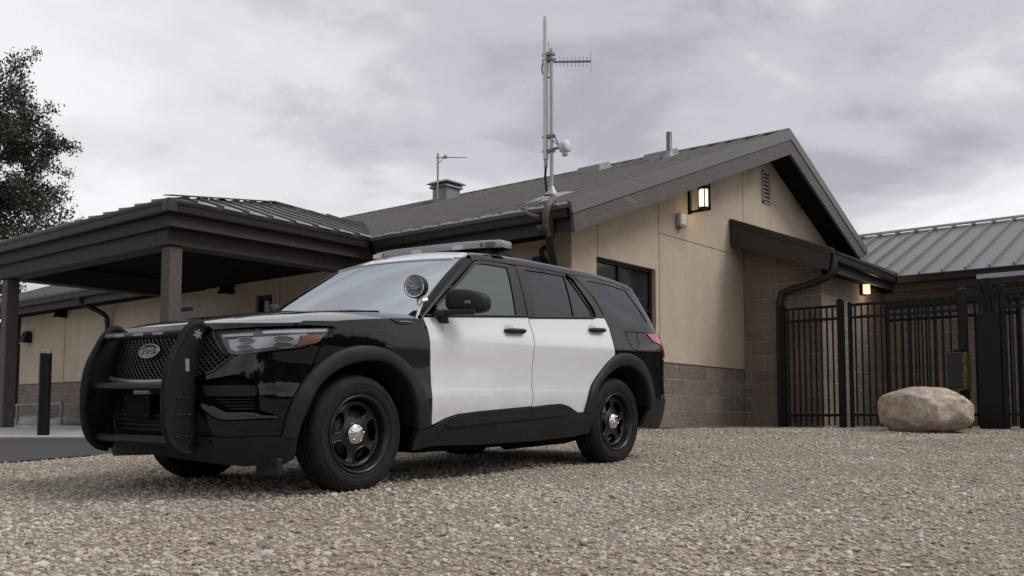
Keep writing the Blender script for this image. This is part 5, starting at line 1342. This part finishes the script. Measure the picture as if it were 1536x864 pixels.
# ================================================================ TREE
def tree(name,base,h,label,seed,spread=1.,nleaf=26,lean=(0,0),leaf=.085):
    rng=random.Random(seed);t=empty(name,base,label,'tree')
    br=MB();tips=[]
    def grow(p,d,L,r,lev):
        n=5;path=[p];q=p.copy();dd=d.copy()
        for i in range(n):
            dd=(dd+Vector((rng.gauss(0,.16),rng.gauss(0,.16),rng.gauss(.03,.12)))).normalized();q=q+dd*(L/n);path.append(q.copy())
            if lev>=2: tips.append((q.copy(),dd.copy(),lev))
        br.tube(path,[max(.006,r*(1-.62*i/n)) for i in range(n+1)],7 if lev<2 else 4,cap=False)
        if lev>=4: return
        k=[9,6,4,3][lev]
        for i in range(k):
            u=rng.uniform(.35 if lev else .45,1.);j=min(n-1,int(u*n));pp=path[j].lerp(path[j+1],u*n-j)
            a=rng.uniform(0,2*math.pi);ang=rng.uniform(.5,1.15)
            x=dd.cross(Vector((0,0,1)));x=x.normalized() if x.length>.1 else Vector((1,0,0));y=dd.cross(x)
            nd=(dd*math.cos(ang)+(x*math.cos(a)+y*math.sin(a))*math.sin(ang));nd.z=nd.z*.75+.02
            grow(pp,nd.normalized(),L*rng.uniform(.52,.72)*(spread if lev==0 else 1),r*.45,lev+1)
        if lev<2: grow(path[-1],dd,L*.7,r*.45,lev+1)
    B=Vector(base);grow(B,Vector((lean[0],lean[1],1)).normalized(),h*.46,h*.028,0)
    br.build('trunk',wood('oak_bark_'+name,(.02,.017,.014),(.05,.043,.036),(.07,.06,.05),(4,4,1)),t)
    r2=np.random.default_rng(seed);T=np.array([tuple(p) for p,_,l in tips]);
    n=len(T)*nleaf;c=np.repeat(T,nleaf,0)+r2.normal(0,.17,(n,3))*np.array([1,1,.8])
    a=r2.normal(size=(n,3));a/=np.linalg.norm(a,axis=1,keepdims=True);b=np.cross(a,r2.normal(size=(n,3)));b/=np.linalg.norm(b,axis=1,keepdims=True)
    s=leaf*r2.uniform(.6,1.2,(n,1));a*=s;b*=s*.5
    V=np.stack([c-a,c+b,c+a,c-b],1).reshape(-1,3);F=np.arange(n*4).reshape(-1,4)
    me=bpy.data.meshes.new('crown');fastmesh(me,V,F,False)
    m,nt,bs=mat('oak_leaves_'+name);q=NT(nt);g=q.n('ShaderNodeNewGeometry')
    q.l(q.ramp(g.outputs['Random Per Island'],[(0.,(.018,.022,.014)),(.6,(.034,.042,.022)),(1.,(.065,.07,.035))]),bs.inputs['Base Color']);bs.inputs['Roughness'].default_value=.6
    me.materials.append(m);o=bpy.data.objects.new('crown',me);COL.objects.link(o);o.parent=t;o.matrix_parent_inverse=Matrix.Translation(-Vector(base));print('leaves',n)
    return t
tree('oak_tree',(10.6,41.5,-.1),16.4,'dark spreading oak tree behind the canopy at the left edge',77,1.10,44,leaf=.075)
def far_wood():
    r2=np.random.default_rng(3);n=26;cs=[]
    for i in range(n):
        a=R_(150)+R_(190)*i/(n-1);dd=r2.uniform(54,68);h=r2.uniform(3.6,6.6)
        cs.append((F0[0]*0+dd*math.cos(a+yaw-R_(65)),dd*math.sin(a+yaw-R_(65)),h))
    P_=[]
    for x,y,h in cs:
        k=3800;q=r2.normal(size=(k,3));q/=np.linalg.norm(q,axis=1,keepdims=True);q*=r2.uniform(.25,1,(k,1))**.4
        P_.append(np.array([x,y,-.8+h*.5])+q*np.array([5.2,5.2,h*.52])+r2.normal(0,.25,(k,3)))
    c=np.vstack(P_);n=len(c);a=r2.normal(size=(n,3));a/=np.linalg.norm(a,axis=1,keepdims=True);b=np.cross(a,r2.normal(size=(n,3)));b/=np.linalg.norm(b,axis=1,keepdims=True)
    s=r2.uniform(.2,.42,(n,1));a*=s;b*=s*.6
    V=np.stack([c-a,c+b,c+a,c-b],1).reshape(-1,3);F=np.arange(n*4).reshape(-1,4)
    me=bpy.data.meshes.new('far_wood');fastmesh(me,V,F,False);me.materials.append(bpy.data.materials['oak_leaves_oak_tree'])
    o=bpy.data.objects.new('far_wood',me);COL.objects.link(o);tag(o,kind='stuff',label='dark wood across the road reflected in the paintwork',cat='wood')
far_wood()
# ================================================================ SKY, SUN, CAMERA
w=bpy.data.worlds.new('World');SC.world=w;w.use_nodes=True
nt=w.node_tree;t=NT(nt);bg=nt.nodes['Background']
SUN_AZ=R_(-62);SUN_EL=R_(48)   # azimuth measured from +X, light comes from behind the camera
sd=Vector((math.cos(SUN_EL)*math.cos(SUN_AZ),math.cos(SUN_EL)*math.sin(SUN_AZ),math.sin(SUN_EL)))
sk=t.n('ShaderNodeTexSky',sky_type='NISHITA');sk.sun_disc=False;sk.sun_elevation=SUN_EL;sk.sun_rotation=math.atan2(sd.x,sd.y)
sk.dust_density=3
tc=t.n('ShaderNodeTexCoord');sp=t.n('ShaderNodeSeparateXYZ');t.l(tc.outputs['Generated'],sp.inputs[0])
mx=t.n('ShaderNodeMath',operation='MAXIMUM');mx.inputs[1].default_value=0.;t.l(sp.outputs[2],mx.inputs[0])
ad=t.n('ShaderNodeMath',operation='ADD');ad.inputs[1].default_value=.16;t.l(mx.outputs[0],ad.inputs[0])
dx=t.n('ShaderNodeMath',operation='DIVIDE');dy=t.n('ShaderNodeMath',operation='DIVIDE')
t.l(sp.outputs[0],dx.inputs[0]);t.l(ad.outputs[0],dx.inputs[1]);t.l(sp.outputs[1],dy.inputs[0]);t.l(ad.outputs[0],dy.inputs[1])
cb=t.n('ShaderNodeCombineXYZ');t.l(dx.outputs[0],cb.inputs[0]);t.l(dy.outputs[0],cb.inputs[1])
cb.inputs[2].default_value=CLOUD_SEED if 'CLOUD_SEED' in globals() else 1.3
n1=t.noise(.62,7,.52,cb.outputs[0],.35);n2=t.noise(1.7,6,.55,cb.outputs[0],.5)
f=t.mix(.40,n1,n2)
cl=t.ramp(f,[(.38,(4.4,4.35,4.85)),(.455,(6.0,5.95,6.45)),(.53,(7.9,7.86,8.16)),(.62,(9.4,9.38,9.6))],'EASE')
hz=t.ramp(sp.outputs[2],[(0.,1.13),(.22,1.08),(.5,.98),(1.,1.0)])
cl=t.mix(1,cl,hz,'MULTIPLY')
c=t.mix(.93,sk.outputs[0],cl)
t.l(c,bg.inputs[0]);bg.inputs[1].default_value=.078
sl_=bpy.data.lights.new('sun','SUN');sl_.energy=1.5;sl_.angle=R_(25);sl_.color=(1,.98,.955)
so=bpy.data.objects.new('sun',sl_);COL.objects.link(so);so.rotation_euler=(-sd).to_track_quat('-Z','Y').to_euler()
for nm,loc,e in (('lantern_bulb',(14.71,7.97,3.60),5.),('sconce_bulb',(18.61,6.55,2.42),3.)):
    pl=bpy.data.lights.new(nm,'POINT');pl.energy=e;pl.color=(1,.74,.45);pl.shadow_soft_size=.08
    po=bpy.data.objects.new(nm,pl);COL.objects.link(po);po.location=loc
cam=bpy.data.cameras.new('camera');co=bpy.data.objects.new('camera',cam);COL.objects.link(co);SC.camera=co
cam.sensor_width=36;cam.lens=1495*36/1536;cam.clip_end=2000;cam.clip_start=.05
pit=math.atan(1495/20000.)
co.location=(0,0,0);co.rotation_euler=(math.pi/2+pit,0,yaw-math.pi/2)
cam.shift_y=(638-1495**2/20000.-432)/1536
SC.view_settings.view_transform='Standard';SC.view_settings.look='None';SC.view_settings.exposure=.33;SC.view_settings.gamma=1
SC.cycles.max_bounces=8;SC.cycles.transparent_max_bounces=12
for o in bpy.data.objects:
    if '_w' in o: del o['_w']
